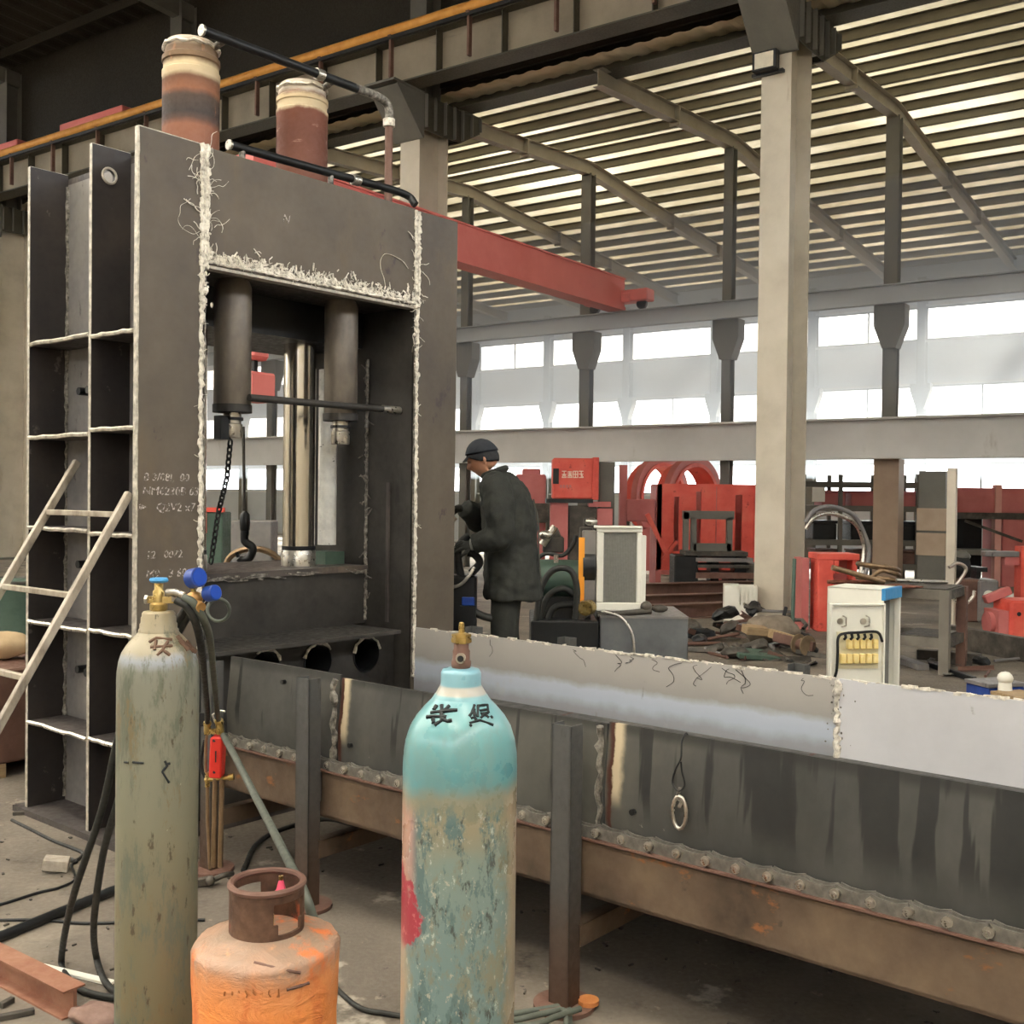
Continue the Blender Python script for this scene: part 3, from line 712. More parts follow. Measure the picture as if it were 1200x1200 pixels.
# ---------------------------------------------------------------- the conveyor trough running from the press towards the camera
TO = V((.95, -1.6, 0)); TR = pp(TO.x, TO.y)
trough = thing('conveyor_trough', 'long open steel trough with dark side plates on brown channel running out of press', 'conveyor', TR, UANG)
OFF = -TO
def T(mb, name, m, **k): return mb.build(name, m, trough, **k)
T0, T1 = -.40, -4.7
def side_plate(t0, t1, dz=0):
    m = MB(OFF); prof = [(.222, .925), (.214, .84), (.200, .70), (.206, .565)]
    n = 8; th = .012
    A = [[m.v((s + R.uniform(-.0005,.0005), t0+(t1-t0)*i/n, z+dz)) for s, z in prof] for i in range(n+1)]
    B = [[m.v((s + th, t0+(t1-t0)*i/n, z+dz)) for s, z in prof] for i in range(n+1)]
    for g in (A, B):
        for i in range(n):
            for k in range(3): m.f([g[i][k], g[i][k+1], g[i+1][k+1], g[i+1][k]])
    for i in range(n):
        for k in (0, 3): m.f([A[i][k], A[i+1][k], B[i+1][k], B[i][k]])
    for i in (0, n):
        for k in range(3): m.f([A[i][k], A[i][k+1], B[i][k+1], B[i][k]])
    return T(m, 'side_plate', M['tray'], smooth=True, angle=50)
JO = (-.40, -1.135, -2.43, -4.7)
for i in range(3): side_plate(JO[i]-.004, JO[i+1]+.004, (0, -.012, -.004)[i])
for t, z in ((-1.22, .66), (-2.545, .655), (-.80, .86)):
    m = MB(OFF); m.cyl((.188, t, z), (.206, t, z), .010, 10); T(m, 'torch_hole', M['black'])
for t in (-1.128, -2.418):
    m = MB(OFF)
    pts = [(.190 + R.uniform(-.004, .004), t + R.uniform(-.006, .006), .58 + i*.022) for i in range(16)]
    m.tube(pts, [R.uniform(.006, .018) for _ in pts], 6)
    T(m, 'weld_bead', M['darkweld'], smooth=True)
# light inner plates of the far side
far1 = zmat('banded_plate', [(0,'808185'), (.16,'8e9094'), (.30,'a8b0bc'), (.44,'afb7c3'), (.54,'98958f'), (.75,'a5a19b'), (1,'aeaaa4')], .52, .89, layers=[(7,(1,1,.4),.64,.74,'77736c'), (1.5,(1,1,1),.60,.72,'a8a6a2')], wob=.03, rough=(.35,.5), metal=.0, bump=.1)  # lighter bluish band across the lower half of the plate
far2 = mat('bare_light_plate', ['b6b6b9', 'c0c0c3', 'c8c8ca'], 2, (.35,.5), .0, .1, 30, layers=[(7,(1,1,1),.68,.73,'a4a3a2'), (30,(1,1,1),.74,.77,'5a5856')])
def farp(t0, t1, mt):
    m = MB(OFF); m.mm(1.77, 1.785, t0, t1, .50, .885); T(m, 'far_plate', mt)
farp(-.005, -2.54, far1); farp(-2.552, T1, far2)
m = MB(OFF); pts = [(1.768+R.uniform(-.004,.004), -2.546+R.uniform(-.008,.008), .52+i*.018) for i in range(21)]
m.tube(pts, [R.uniform(.007, .020) for _ in pts], 6); T(m, 'weld_bead', M['weld'], smooth=True)
m = MB(OFF)
for i in range(40): m.ball((1.768, -2.546 + R.gauss(0, .022), R.uniform(.60, .885)), R.uniform(.002, .006), 1, (.5, 1, R.uniform(.6, 2)))
tag(T(m, 'weld_spatter', M['darkweld']), kind='stuff')
m = MB(OFF)
for i in range(150):
    t = R.uniform(-4.2, -.1); m.bar((1.770+R.uniform(0,.01), t, .884+R.uniform(-.004,.006)), (1.770+R.uniform(0,.01), t-R.uniform(.01,.07), .884+R.uniform(-.006,.006)), .012, R.uniform(.004, .012))
tag(T(m, 'edge_crumbs', M['weld']), kind='stuff')
m = MB(OFF)
for i in range(18):
    t = R.uniform(-4.0, -.2); p = V((1.767, t, .87)); pts = [p]
    for k in range(5): pts.append(pts[-1] + V((0, R.uniform(-.04, .04), R.uniform(-.035, .004))))
    m.tube(spline(pts, 3), .0013, 4)
tag(T(m, 'loose_wires', M['black']), kind='stuff')
m = MB(OFF); m.mm(1.66, 1.672, T0, T1, .02, .50); T(m, 'skirt_plate', M['black'])
m = MB(OFF); m.mm(.22, 1.77, T0, T1, .535, .55); T(m, 'trough_floor', M['tray'])
# channels under both sides
for s, sg in ((.165, 1), (1.77, -1)):
    m = MB(OFF); m.mm(s, s+sg*.008, T0, T1, .36, .545); m.mm(s, s+sg*.075, T0, T1, .535, .545); m.mm(s, s+sg*.075, T0, T1, .36, .37)
    T(m, 'channel_beam', M['beamrust'])
m = MB(OFF); m.mm(.150, .206, T0, T1, .545, .552); T(m, 'rail_strip', M['browns'])
# posts with round feet and cross braces
for t in (-.41, -1.057, -2.34, -4.25):
    for s, sg in ((.09, 1), (1.86, -1)):
        m = MB(OFF); m.mm(s, s+sg*.006, t-.04, t+.04, .012, .918); m.mm(s, s+sg*.06, t-.04, t-.034, .012, .918); m.mm(s, s+sg*.06, t+.034, t+.04, .012, .918)
        T(m, 'post', M['post'])
        m = MB(OFF); m.cyl((s+sg*.03, t, 0), (s+sg*.03, t, .014), .10, 28); T(m, 'foot_disc', M['browns'], smooth=True)
        m = MB(OFF); m.mm(s+sg*.02, s+sg*.075, t-.03, t+.03, .42, .54); T(m, 'clip_plate', M['mill'])
    m = MB(OFF); m.mm(.14, 1.82, t-.05, t-.044, .20, .27); m.mm(.14, 1.82, t-.05, t-.0, .264, .27); T(m, 'cross_brace', M['beamrust'])
# orange slag piece on the foot of the second post
m = MB(OFF); m.cyl((.165, -2.405, .014), (.165, -2.405, .028), .034, 18); T(m, 'orange_washer', mat('rust_orange', ['b8703c', 'd08a50'], 12, (.6,.8), 0, .2, 60))
# roller chain lying on the rail
chain = thing('roller_chain', 'greasy roller chain lying along the brown channel under the trough side', 'chain', pp(.176, -1.6, .552), UANG)
pin0 = link0 = link1 = None
t = T0 - .03; i = 0
while t > -4.6:
    y = t + 1.6
    if link0 is None:
        m = MB()
        for x in (-.016, .010):
            m.prism([(-.054,.008),(-.046,.001),(.046,.001),(.054,.008),(.058,.023),(.048,.044),(.02,.037),(-.02,.037),(-.048,.044),(-.058,.023)], (x, 0, 0), (0, 1, 0), (0, 0, 1), .006)
        link0 = m.build('link_plate', M['scrapc'] if 'scrapc' in M else mat('chain_steel', ['5c5a55', '7c7972', '98948b'], 20, (.3,.5), .5, .2, 60), chain)
        m = MB(); m.cyl((-.026, 0, .022), (.018, 0, .022), .0145, 16); m.cyl((-.030, 0, .022), (-.026, 0, .022), .007, 10); pin0 = m.build('pin', M['steel'], chain, smooth=True)
        m = MB(); m.cyl((-.008, 0, .022), (.006, 0, .022), .020, 14); roll0 = m.build('roller', M['darkweld'], chain, smooth=True)
        L, Pn, Ro = link0, pin0, roll0
    else: L, Pn, Ro = clone(link0, chain), clone(pin0, chain), clone(roll0, chain)
    L.location = ((-.004 if i % 2 else .003), y - .05, 0); Pn.location = (0, y, 0); Ro.location = (0, y, 0)
    L.rotation_euler = (R.uniform(-.02, .02), 0, 0)
    t -= .1; i += 1
# wire and shackle hanging from the side plate
hook = thing('wire_sling', 'thin wire with small bent shackle hanging on the dark trough side', 'wire', pp(.19, -2.72, .925), UANG)
g = MB(); g.tube(spline([(.045, 0, -.02), (.03, 0, .002), (.01, .003, -.02), (0, 0, -.07), (0, .02, -.11), (0, .028, -.15), (-.004, .005, -.17), (0, -.014, -.15), (0, -.004, -.11), (0, 0, -.08)], 6), .003, 6); g.build('wire', M['black'], hook, True)
g = MB(); g.tube([(-.004, .024*math.sin(q*.45), -.235 + .05*math.cos(q*.45)) for q in range(14)], .006, 8, closed=True); g.build('shackle', M['steel'], hook, True)
g = MB(); g.tube(spline([(0, 0, -.16), (-.002, .008, -.19), (-.002, -.006, -.20), (0, .004, -.22)], 4), .006, 6); g.build('knot', M['darkweld'], hook, True)
# ---------------------------------------------------------------- gas cylinders, hoses, torch in front
def surf_hit(px, py, c, prof, r_extra=.0008):
    """where a sight line meets a surface of revolution standing at c"""
    o_ = V((0,0,CAM_Z)); d = (pix(px, py, 1.0) - o_)
    def rad(z):
        for (r0, z0), (r1, z1) in zip(prof, prof[1:]):
            if z0 <= z <= z1 and z1 > z0: return r0 + (r1-r0)*(z-z0)/(z1-z0)
        return 0
    t = c.y - .3
    while t < c.y + .3:
        p = o_ + d*t
        if (p.xy - c.xy).length <= rad(p.z) + r_extra: return p
        t += .0006
    return None
def strokes(name, lines, c, prof, parent, mt, w, rz):
    Mi = (Matrix.Translation(c) @ Matrix.Rotation(rz, 4, 'Z')).inverted()
    m = MB()
    for ln in lines:
        pts = [surf_hit(x, y, c, prof) for x, y in ln]; pts = [Mi @ p for p in pts if p]
        if len(pts) > 1:
            q = []
            for a_, b_ in zip(pts, pts[1:]): q += [a_.lerp(b_, k/4) for k in range(4)]
            q.append(pts[-1]); 
            q = [V((p.x, p.y, p.z)) for p in q]
            m.tube(q, [w*R.uniform(.75, 1.15) for _ in q], 6)
    return m.build(name, mt, parent, smooth=True)
PROF = [(.1095, .012), (.1095, 1.13), (.1085, 1.158), (.105, 1.183), (.097, 1.208), (.085, 1.228), (.070, 1.246), (.058, 1.258), (.0535, 1.264)]
NECK = [(.0535, 1.264), (.052, 1.267), (.048, 1.272), (.041, 1.284), (.0385, 1.290), (.0385, 1.310), (.035, 1.317), (.020, 1.320)]
def bluemat():
    t = NT('worn_cyan_paint'); o_ = t.xyz(); x, z = o_['X'], o_['Z']
    n1 = t.noise(7, 6); zz = t.math('ADD', z, t.math('MULTIPLY', t.math('SUBTRACT', n1, .5), .10))
    base = t.ramp(t.math('DIVIDE', zz, 1.32), [(.0,'8f8b72'), (.22,'8a8a76'), (.34,'6f8482'), (.60,'6f8583'), (.74,'7a8a82'), (.785,'8d866f'), (.825,'858672'), (.845,'5a9096'), (.93,'6b9ea0'), (1,'78a6b4')])
    low = t.step(zz, 1.10, 1.04)
    base = t.mix(t.math('MULTIPLY', t.math('ADD', t.math('MULTIPLY', low, .8), .2), t.step(t.noise(15, 6, (1,1,.5), .75, (3,1,2)), .48, .60)), base, '7d7d6b')
    base = t.mix(t.math('MULTIPLY', low, t.step(t.noise(20, 6, (1,1,.4), .75, (5,5,1)), .50, .58)), base, '586f6e')
    base = t.mix(t.math('MULTIPLY', low, t.step(t.noise(55, 5, (1,1,.6), .7, (2,5,7)), .60, .66)), base, 'aab2a8')
    base = t.mix(t.math('MULTIPLY', low, t.step(t.noise(38, 5, (1,1,.4), .7, (7,2,3)), .57, .66)), base, '454d49')
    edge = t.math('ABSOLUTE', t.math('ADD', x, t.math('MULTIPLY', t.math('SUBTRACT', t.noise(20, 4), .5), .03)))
    base = t.mix(t.math('MULTIPLY', t.step(edge, .086, .102, 0, .75), t.step(z, 1.14, 1.06)), base, 'a8967c')  # pale grazing sheen of both side edges put into the paint colour
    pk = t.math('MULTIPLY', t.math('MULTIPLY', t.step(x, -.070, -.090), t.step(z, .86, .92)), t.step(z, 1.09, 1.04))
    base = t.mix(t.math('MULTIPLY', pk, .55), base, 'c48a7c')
    # red star-shaped rest of a sticker
    dz = t.math('ABSOLUTE', t.math('ADD', t.math('SUBTRACT', z, .880), t.math('MULTIPLY', x, -.2)))
    tri = t.math('SUBTRACT', t.math('ADD', t.math('MULTIPLY', dz, -.55), -.058), x)
    base = t.mix(t.math('MULTIPLY', low, t.step(t.noise(75, 4, (1,1,.7), .7, (9,9,1)), .60, .68)), base, 'a5a294')
    star = t.step(t.math('ADD', tri, t.math('MULTIPLY', t.math('SUBTRACT', t.noise(34, 5), .5), .07)), -.004, .004)
    star = t.math('MULTIPLY', star, t.step(t.math('ABSOLUTE', t.math('SUBTRACT', z, .885)), .095, .070))
    base = t.mix(star, base, t.mix(t.step(t.noise(60, 4), .55, .65), '9a2c3c', 'b86468'))
    ring = t.math('MULTIPLY', t.step(z, 1.268, 1.274), t.step(z, 1.290, 1.284))
    base = t.mix(t.math('MULTIPLY', ring, .8), base, 'b0a493')
    t.set(base, t.step(n1, .3, .7, .22, .42), 0, .5); t.bump(t.noise(45, 5, (1,1,.5)), .22, .003); t.b.inputs['Coat Weight'].default_value = .25; t.b.inputs['Coat Roughness'].default_value = .15
    return t.m
def greymat():
    t = NT('grey_green_cylinder_paint'); z = t.xyz()['Z']
    n1 = t.noise(6, 6); zz = t.math('ADD', z, t.math('MULTIPLY', t.math('SUBTRACT', n1, .5), .06))
    base = t.ramp(t.math('DIVIDE', zz, 1.32), [(0,'6f694f'), (.35,'746f58'), (.6,'7b7a67'), (.80,'7e7e6e'), (.885,'7d7e72'), (.905,'9298a0'), (.918,'9b937e'), (1,'968a6e')])
    base = t.mix(t.step(t.noise(14, 6, (1,1,.25), .75, (3,1,2)), .48, .60), base, '64685a')
    base = t.mix(t.step(t.noise(17, 6, (1,1,.3), .75, (6,1,2)), .55, .66), base, '75694e')
    base = t.mix(t.step(t.noise(30, 5, (1,1,.3), .7, (6,4,2)), .60, .68), base, '504938')
    base = t.mix(t.step(t.noise(50, 5, (1,1,.6), .7, (1,4,2)), .70, .75), base, 'c2c0ae')
    t.set(base, t.step(n1, .3, .7, .35, .55), 0, .45); t.bump(t.noise(45, 5), .12, .003); return t.m
NECKG = [(.0535, 1.264), (.0535, 1.270), (.050, 1.274), (.050, 1.286), (.047, 1.289), (.047, 1.304), (.0445, 1.307), (.0445, 1.315), (.040, 1.320), (.020, 1.322)]
def bottle(name, label, loc, mt, neck):
    r = thing(name, label, 'gas cylinder', loc, 0)
    m = MB(); m.lathe([(.095, 0)] + PROF, 48); m.build('body', mt, r, smooth=True)
    m = MB(); m.lathe(neck, 40); m.build('neck_ring', mt, r, smooth=True, angle=60)
    return r
CB = V((pix(538, 1000, 2.08).x, 2.08, 0)); CG = V((pix(184, 1000, 3.0).x, 3.0, 0))
blue = bottle('gas_cylinder', 'worn cyan-blue gas cylinder with bare brass valve and black brush writing on its shoulder', CB, bluemat(), NECK)
grey = bottle('gas_cylinder', 'grey-green gas cylinder with blue handwheel valve, regulator and hoses', CG, greymat(), NECKG)
# valve of the cyan cylinder
m = MB(); m.lathe([(.017, 1.318), (.019, 1.325), (.019, 1.332), (.0165, 1.335), (.0165, 1.352), (.0145, 1.356), (.0145, 1.372), (.0001, 1.372)], 20); m.build('valve_body', M['browns'], blue, smooth=True)
m = MB(); m.cyl((0, -.012, 1.341), (0, -.030, 1.341), .0095, 16); m.build('valve_outlet', M['steel'], blue, smooth=True)
m = MB(); m.cyl((0, -.0295, 1.341), (0, -.031, 1.341), .0062, 14); m.build('outlet_bore', M['black'], blue)
m = MB(); m.lathe([(.0175, 1.367), (.0195, 1.369), (.0195, 1.376), (.0175, 1.377), (.0175, 1.379), (.019, 1.380), (.019, 1.384), (.012, 1.386), (.006, 1.387), (.005, 1.405), (.0035, 1.407), (.0001, 1.407)], 6); m.build('brass_nut', M['brass'], blue)
Z = lambda pts: [(460 + x/6.67, 720 + y/6.667) for x, y in pts]
S1 = [Z(q) for q in ([(300,768),(400,756),(508,748)], [(385,708),(385,830),(330,862)], [(345,712),(325,745)], [(445,712),(405,752)], [(270,802),(330,796),(420,800)], [(385,815),(430,835),(465,828)], [(318,812),(322,850)])]
S2 = [Z(q) for q in ([(640,708),(622,765),(600,795)], [(638,742),(640,792)], [(665,716),(745,706)], [(668,716),(664,800)], [(742,708),(748,765)], [(682,752),(748,742)], [(690,778),(745,768)], [(690,808),(720,778),(752,806)], [(612,812),(640,802),(655,828)], [(602,848),(682,826),(785,864)], [(768,792),(782,812)], [(606,872),(618,862)])]
strokes('brush_writing', S1, CB, PROF, blue, M['ink'], .0044, 0)
strokes('brush_writing', S2, CB, PROF, blue, M['ink'], .0030, 0)
brown = mat('brown_smudge', ['5e4636', '6e5544'], 30, .7, 0, 0, 30)
Z2 = lambda pts: [(120 + x/4.285, 720 + y/4.285) for x, y in pts]
S3 = [Z2(q) for q in ([(235,140),(270,118),(350,128)], [(240,165),(300,160),(352,158)], [(270,130),(262,180)], [(330,135),(300,180),(275,205)], [(300,175),(340,205)])]
strokes('brush_writing', S3, CG, PROF, grey, brown, .0050, 0)
S4 = [Z2(q) for q in ([(112,742),(132,744)], [(152,742),(180,745),(208,747)], [(315,735),(325,760),(300,790),(335,845)], [(340,748),(318,752)])]
strokes('brush_writing', S4, CG, PROF, grey, M['ink'], .0035, 0)
S5 = [Z2(q) for q in ([(375,110),(400,140),(455,185)], [(385,130),(430,180)], [(420,140),(465,190)])]
strokes('stain', S5, CG, PROF, grey, brown, .008, 0)
# valve and handwheel of the grey cylinder
m = MB(); m.lathe([(.018, 1.318), (.024, 1.325), (.024, 1.34), (.016, 1.345), (.016, 1.375), (.012, 1.38), (.012, 1.40), (.0001, 1.40)], 16); m.bar((-.035, 0, 1.352), (.05, 0, 1.352), .018, .018); m.build('valve_body', M['brass'], grey, smooth=True)
m = MB(); m.cyl((-.036, -.004, 1.352), (-.028, -.004, 1.352), .013, 6); m.cyl((.040, -.004, 1.358), (.056, -.004, 1.358), .013, 6); m.build('valve_nut', M['steel'], grey)
m = MB(); m.lathe([(.0001, 1.398), (.012, 1.398), (.024, 1.401), (.027, 1.406), (.024, 1.412), (.008, 1.410), (.0001, 1.412)], 8); m.build('handwheel', M['skyblue'], grey, smooth=True)
# regulator with two blue gauges
def reg():
    base = pix(222, 700, 2.97)
    r = thing('pressure_regulator', 'brass regulator with two blue round gauges beside the grey-green cylinder valve', 'regulator', base, 0)
    L = lambda px, py, Y: pix(px, py, Y) - base
    m = MB(); m.tube([L(196, 694, 2.99), L(206, 694, 2.98), L(216, 698, 2.97)], .010, 10); m.build('inlet_pipe', M['steel'], r, True)
    m = MB(); m.ball(L(228, 701, 2.96), .022, 2, (1.1, 1, .9)); m.cyl(L(222, 704, 2.97), L(236, 712, 2.93), .014, 12); m.build('regulator_body', mat('tan_brass', ['b08a54', 'c89a60'], 20, (.35,.5), .5, .1, 50), r, True)
    for (px, py, rad) in ((230, 677, .027), (249, 695, .0215)):
        c = L(px, py, 2.94); ax = V((.75, -.55, .18)).normalized()
        m = MB(); m.cyl(c - ax*.022, c + ax*.014, rad, 28); b_ = m.build('gauge', M['blue'], r, True, bevel=.002)
        m = MB(); 
        m.cyl(c + ax*.014, c + ax*.0155, rad*.82, 28); m.build('gauge_face', mat('gauge_dial', ['2048a8'], 6, .2, 0, 0), b_)
        m = MB(); m.cyl(c - ax*.022, L(228, 701, 2.96), .007, 10); m.build('gauge_stem', M['brass'], b_, True)
    return r
reg()
def hose(name, label, pts, r, mt=None, cat='hose', n=8, group=None):
    pts = [V(p) for p in pts]; base = pts[-1].copy()
    o_ = MB(-base).tube(spline(pts, n), r, 10).build(name, mt or M['rubber'], None, True); o_.location = base
    return tag(o_, label, cat, group)
X = pix
hose('gas_hose', 'dark rubber hose looping from regulator down to red torch, outer of the pair', [X(214, 700, 2.93), X(226, 706, 2.93), X(238, 725, 2.96), X(246, 750, 3.1), X(250, 790, 3.6), X(254, 830, 4.1), X(256, 843, 4.33)], .011, M['hose'])
hose('gas_hose', 'dark rubber hose running from regulator down to red torch, inner of the pair', [X(206, 703, 2.93), X(219, 711, 2.93), X(230, 732, 2.96), X(236, 760, 3.1), X(240, 800, 3.6), X(243, 835, 4.1), X(243, 846, 4.33)], .011, M['rubber'])
m_ = [X(256 + 13*math.cos(q*.31), 715 + 13*math.sin(q*.31), 3.02 + .004*q) for q in range(-8, 15)]
hose('hose_loop', 'small ring of grey hose hanging below the blue gauges', m_, .005, M['hose'], n=2)
hose('gas_hose', 'black hose loop on floor left of grey-green cylinder, outer loop', [X(222, 708, 3.08), X(196, 745, 3.18), X(160, 800, 3.22), X(139, 862, 3.25), X(119, 950, 3.32), X(86, 1050, 3.48), onfloor(72, 1122, .02), onfloor(80, 1147, .012), onfloor(102, 1163, .012), onfloor(150, 1172, .012)], .0115)
hose('gas_hose', 'black hose loop on floor left of grey-green cylinder, inner loop', [X(226, 712, 3.10), X(200, 760, 3.20), X(165, 850, 3.25), X(138, 940, 3.30), X(121, 1000, 3.40), X(110, 1080, 3.55), onfloor(113, 1122, .02), onfloor(123, 1150, .012), onfloor(140, 1165, .012), onfloor(165, 1170, .012)], .0115)
# red cutting torch hanging from its hoses
tb = pix(254, 1018, 4.34)
t_ = thing('cutting_torch', 'red gas torch body with brass fittings and thin pipes hanging by the end post', 'torch', tb, 0)
def L(px, py, dy=0): return pix(px, py, 4.34 + dy) - tb
m = MB(); m.bar(L(256, 862), L(254, 910), .05, .066, (0, 1, 0)); m.build('torch_body', M['redplastic'], t_, bevel=.006)
m = MB()
for y in (868, 905): m.cyl(L(251, y, -.034), L(251, y, -.030), .006, 8)
m.bar(L(253, 880, -.033), L(253, 893, -.033), .004, .012, (0,1,0)); m.build('body_marking', M['black'], t_)
m = MB(); m.cyl(L(243, 858), L(243, 848), .014, 10); m.ball(L(243, 848), .017, 2); m.cyl(L(258, 860), L(257, 846), .016, 10); m.ball(L(257, 846), .019, 2); m.bar(L(240, 858), L(262, 856), .02, .02); m.build('top_fitting', M['brass'], t_, True)
m = MB(); m.tube([L(252, 846), L(249, 838), L(257, 833), L(264, 834)], .005, 6); m.build('hanger_wire', M['steel'], t_, True)
m = MB(); m.cyl(L(240, 914), L(271, 911), .009, 10); m.cyl(L(268, 911), L(274, 910), .014, 10); m.cyl(L(243, 905), L(243, 922), .010, 10); m.build('valve_bar', M['brass'], t_, True)
m = MB(); m.tube([L(243, 918), L(243, 960), L(246, 1018)], .007, 8); m.tube([L(241, 905), L(241, 870), L(243, 858)], .006, 8); m.build('thin_pipe', M['copper'], t_, True)
for px in (251, 259):
    m = MB(); m.tube([L(px+1, 912), L(px, 960), L(px-1, 1016)], .011, 8); m.build('gas_pipe', M['copper'], t_, True)
m = MB(); m.tube(spline([L(240, 868, .06), L(236, 885, .06), L(236, 900, .06), L(241, 912, .05)], 5), .008, 8); m.bar(L(238, 835, .07), L(240, 850, .07), .03, .03); m.build('trigger_lever', M['black'], t_, True)
hose('gas_hose', 'long straight grey-green hose from the torch down to the orange gas bottle', [X(262, 862, 4.32), X(277, 890, 4.1), X(312, 958, 3.5), X(346, 1025, 2.95), X(358, 1050, 2.82), X(372, 1092, 2.80)], .0135, M['hose'])
# orange gas bottle in a wrinkled wrap
GB = V((pix(312, 1150, 2.64).x, 2.64, 0))
WPROF = [(.170, 0), (.172, .47), (.174, .52), (.176, .548), (.168, .562), (.145, .570), (.092, .589)]
gas = thing('gas_bottle', 'squat orange gas bottle in a wrinkled orange wrap with rusty brown collar', 'gas bottle', GB, 0)
def wrapmat():
    t = NT('orange_wrap'); z = t.xyz()['Z']
    zz = t.math('ADD', z, t.math('MULTIPLY', t.math('SUBTRACT', t.noise(10, 5), .5), .12))
    base = t.ramp(t.math('DIVIDE', zz, .6), [(0,'e8883e'), (.70,'ee944e'), (.84,'e89a62'), (.92,'b08c74'), (1,'94806f')])
    base = t.mix(t.step(t.noise(7, 6, (1,1,.6), .65, (2,1,0)), .54, .66), base, 'da7a42')
    base = t.mix(t.step(t.noise(28, 5, (1,1,3), .65, (4,1,0)), .70, .74), base, '8a6040')
    base = t.mix(t.step(t.noise(5, 5, (1,1,1), .65, (8,1,0)), .60, .70), base, 'f6b27c')
    t.set(base, .42, 0, .45); t.bump(t.noise(10, 6, (1,1,1.8), .65, dist=1.0), .55, .02); return t.m
def wrap_jit(t, z):
    p = V((math.cos(t)*3, math.sin(t)*3, z*9)); k = min(1, max(0, (.60 - z)/.05))
    return (noise.noise(p)*.005 + noise.noise(p*2.1)*.005 + abs(noise.noise(p*3.7))*.005)*k
m = MB(); m.lathe([(.160, 0), (.168, .02), (.170, .12), (.171, .2), (.170, .28), (.171, .36), (.171, .42), (.171, .47), (.172, .515), (.175, .548), (.168, .562), (.145, .570), (.115, .580), (.090, .589)], 72, jit=wrap_jit); m.build('wrap', wrapmat(), gas, True, angle=60)
strokes('wrap_tear', [[(298,1128),(318,1133),(340,1138),(352,1140)], [(336,1160),(350,1156),(362,1152)]], GB, WPROF, gas, M['browns'], .004, 0)
strokes('wrap_writing', [[(262+q*9+R.uniform(-2,2), 1164+R.uniform(-5,5)) for q_ in range(3)] for q in range(8)], GB, WPROF, gas, mat('faded_print', ['a8683c'], 30, .8, 0, 0), .0022, 0)
m = MB(); n = 48; rr, z0, z1 = .090, .578, .70; lev = [.578, .60, .625, .655, .675, .70]
def hole(i, k):
    ang = 2*math.pi*(i+.5)/n; d = math.degrees((ang - math.radians(-38) + math.pi) % (2*math.pi) - math.pi)
    e = math.degrees((ang - math.radians(142) + math.pi) % (2*math.pi) - math.pi)
    return k in (1, 2, 3)[(0 if abs(d) < 24 else 1):] and (abs(d) < 28 or abs(e) < 28)
G = [[[m.v((q*math.cos(2*math.pi*i/n), q*math.sin(2*math.pi*i/n), z)) for i in range(n)] for z in lev] for q in (rr, rr-.007)]
for k in range(5):
    for i in range(n):
        if hole(i, k): continue
        for g in (0, 1): m.f([G[g][k][i], G[g][k][(i+1)%n], G[g][k+1][(i+1)%n], G[g][k+1][i]])
for k in (0, 5): m.skinr(G[0][k], G[1][k])
for i in range(n):      # walls of the handle openings
    for k in range(5):
        if hole(i, k):
            for (i2, k2, a_, b_) in ((i, k-1, (k, i), (k, (i+1)%n)), (i, k+1, (k+1, i), (k+1, (i+1)%n)), (i-1, k, (k, i), (k+1, i)), ((i+1)%n, k, (k, (i+1)%n), (k+1, (i+1)%n))):
                if not hole(i2 % n, k2): m.f([G[0][a_[0]][a_[1]], G[0][b_[0]][b_[1]], G[1][b_[0]][b_[1]], G[1][a_[0]][a_[1]]])
m.build('collar', mat('rusty_collar', ['3d2b22', '5a4234', '735846'], 16, (.5,.75), .1, .3, 50, layers=[(5,(1,1,1),.62,.70,'a8583a')]), gas, True, angle=50)
m = MB(); m.tube([((rr-.003)*math.cos(2*math.pi*i/36), (rr-.003)*math.sin(2*math.pi*i/36), .70) for i in range(36)], .0085, 8, closed=True); m.build('collar_rim', M['browns'], gas, True)
m = MB(); m.lathe([(.018, .585), (.018, .62), (.012, .63), (.012, .655), (.0001, .655)], 12); m.build('valve', M['brass'], gas, True)
m = MB(); m.lathe([(.020, .655), (.020, .668), (.012, .676), (.007, .695), (.005, .70), (.0001, .70)], 14, (.03, .02, 0)); m.bar((0, 0, .650), (.03, .02, .660), .02, .012); m.build('pink_cap', mat('pink_cap', ['d0405c', 'dd5570'], 20, .4), gas, True)
m = MB(); m.cyl((.03, .02, .70), (.03, .02, .71), .006, 10); m.build('cap_tip', M['brass'], gas, True)

# ladder leaning on the press side
ld = thing('ladder', 'worn steel ladder leaning on the ribbed left side of the press', 'ladder', pp(-1.0, .36, 0), UANG)
LO = V((1.0, -.36, 0))
def lq(q): return 1.65 - 1.652*q
for t, q0, q1 in ((.055, .004, .995), (.69, -.089, .995)):
    m = MB(LO); m.bar((-q0, t, lq(q0)), (-q1, t, lq(q1)), .034, .03, (0, 1, 0)); m.build('rail', M['ladder'], ld, bevel=.003)
for z in (1.545, 1.195, .86, .5, .17):
    q = (1.65 - z)/1.652; m = MB(LO); m.bar((-q, .05, z), (-q, .69, z), .026, .026); m.build('rung', M['ladder'], ld, bevel=.003)

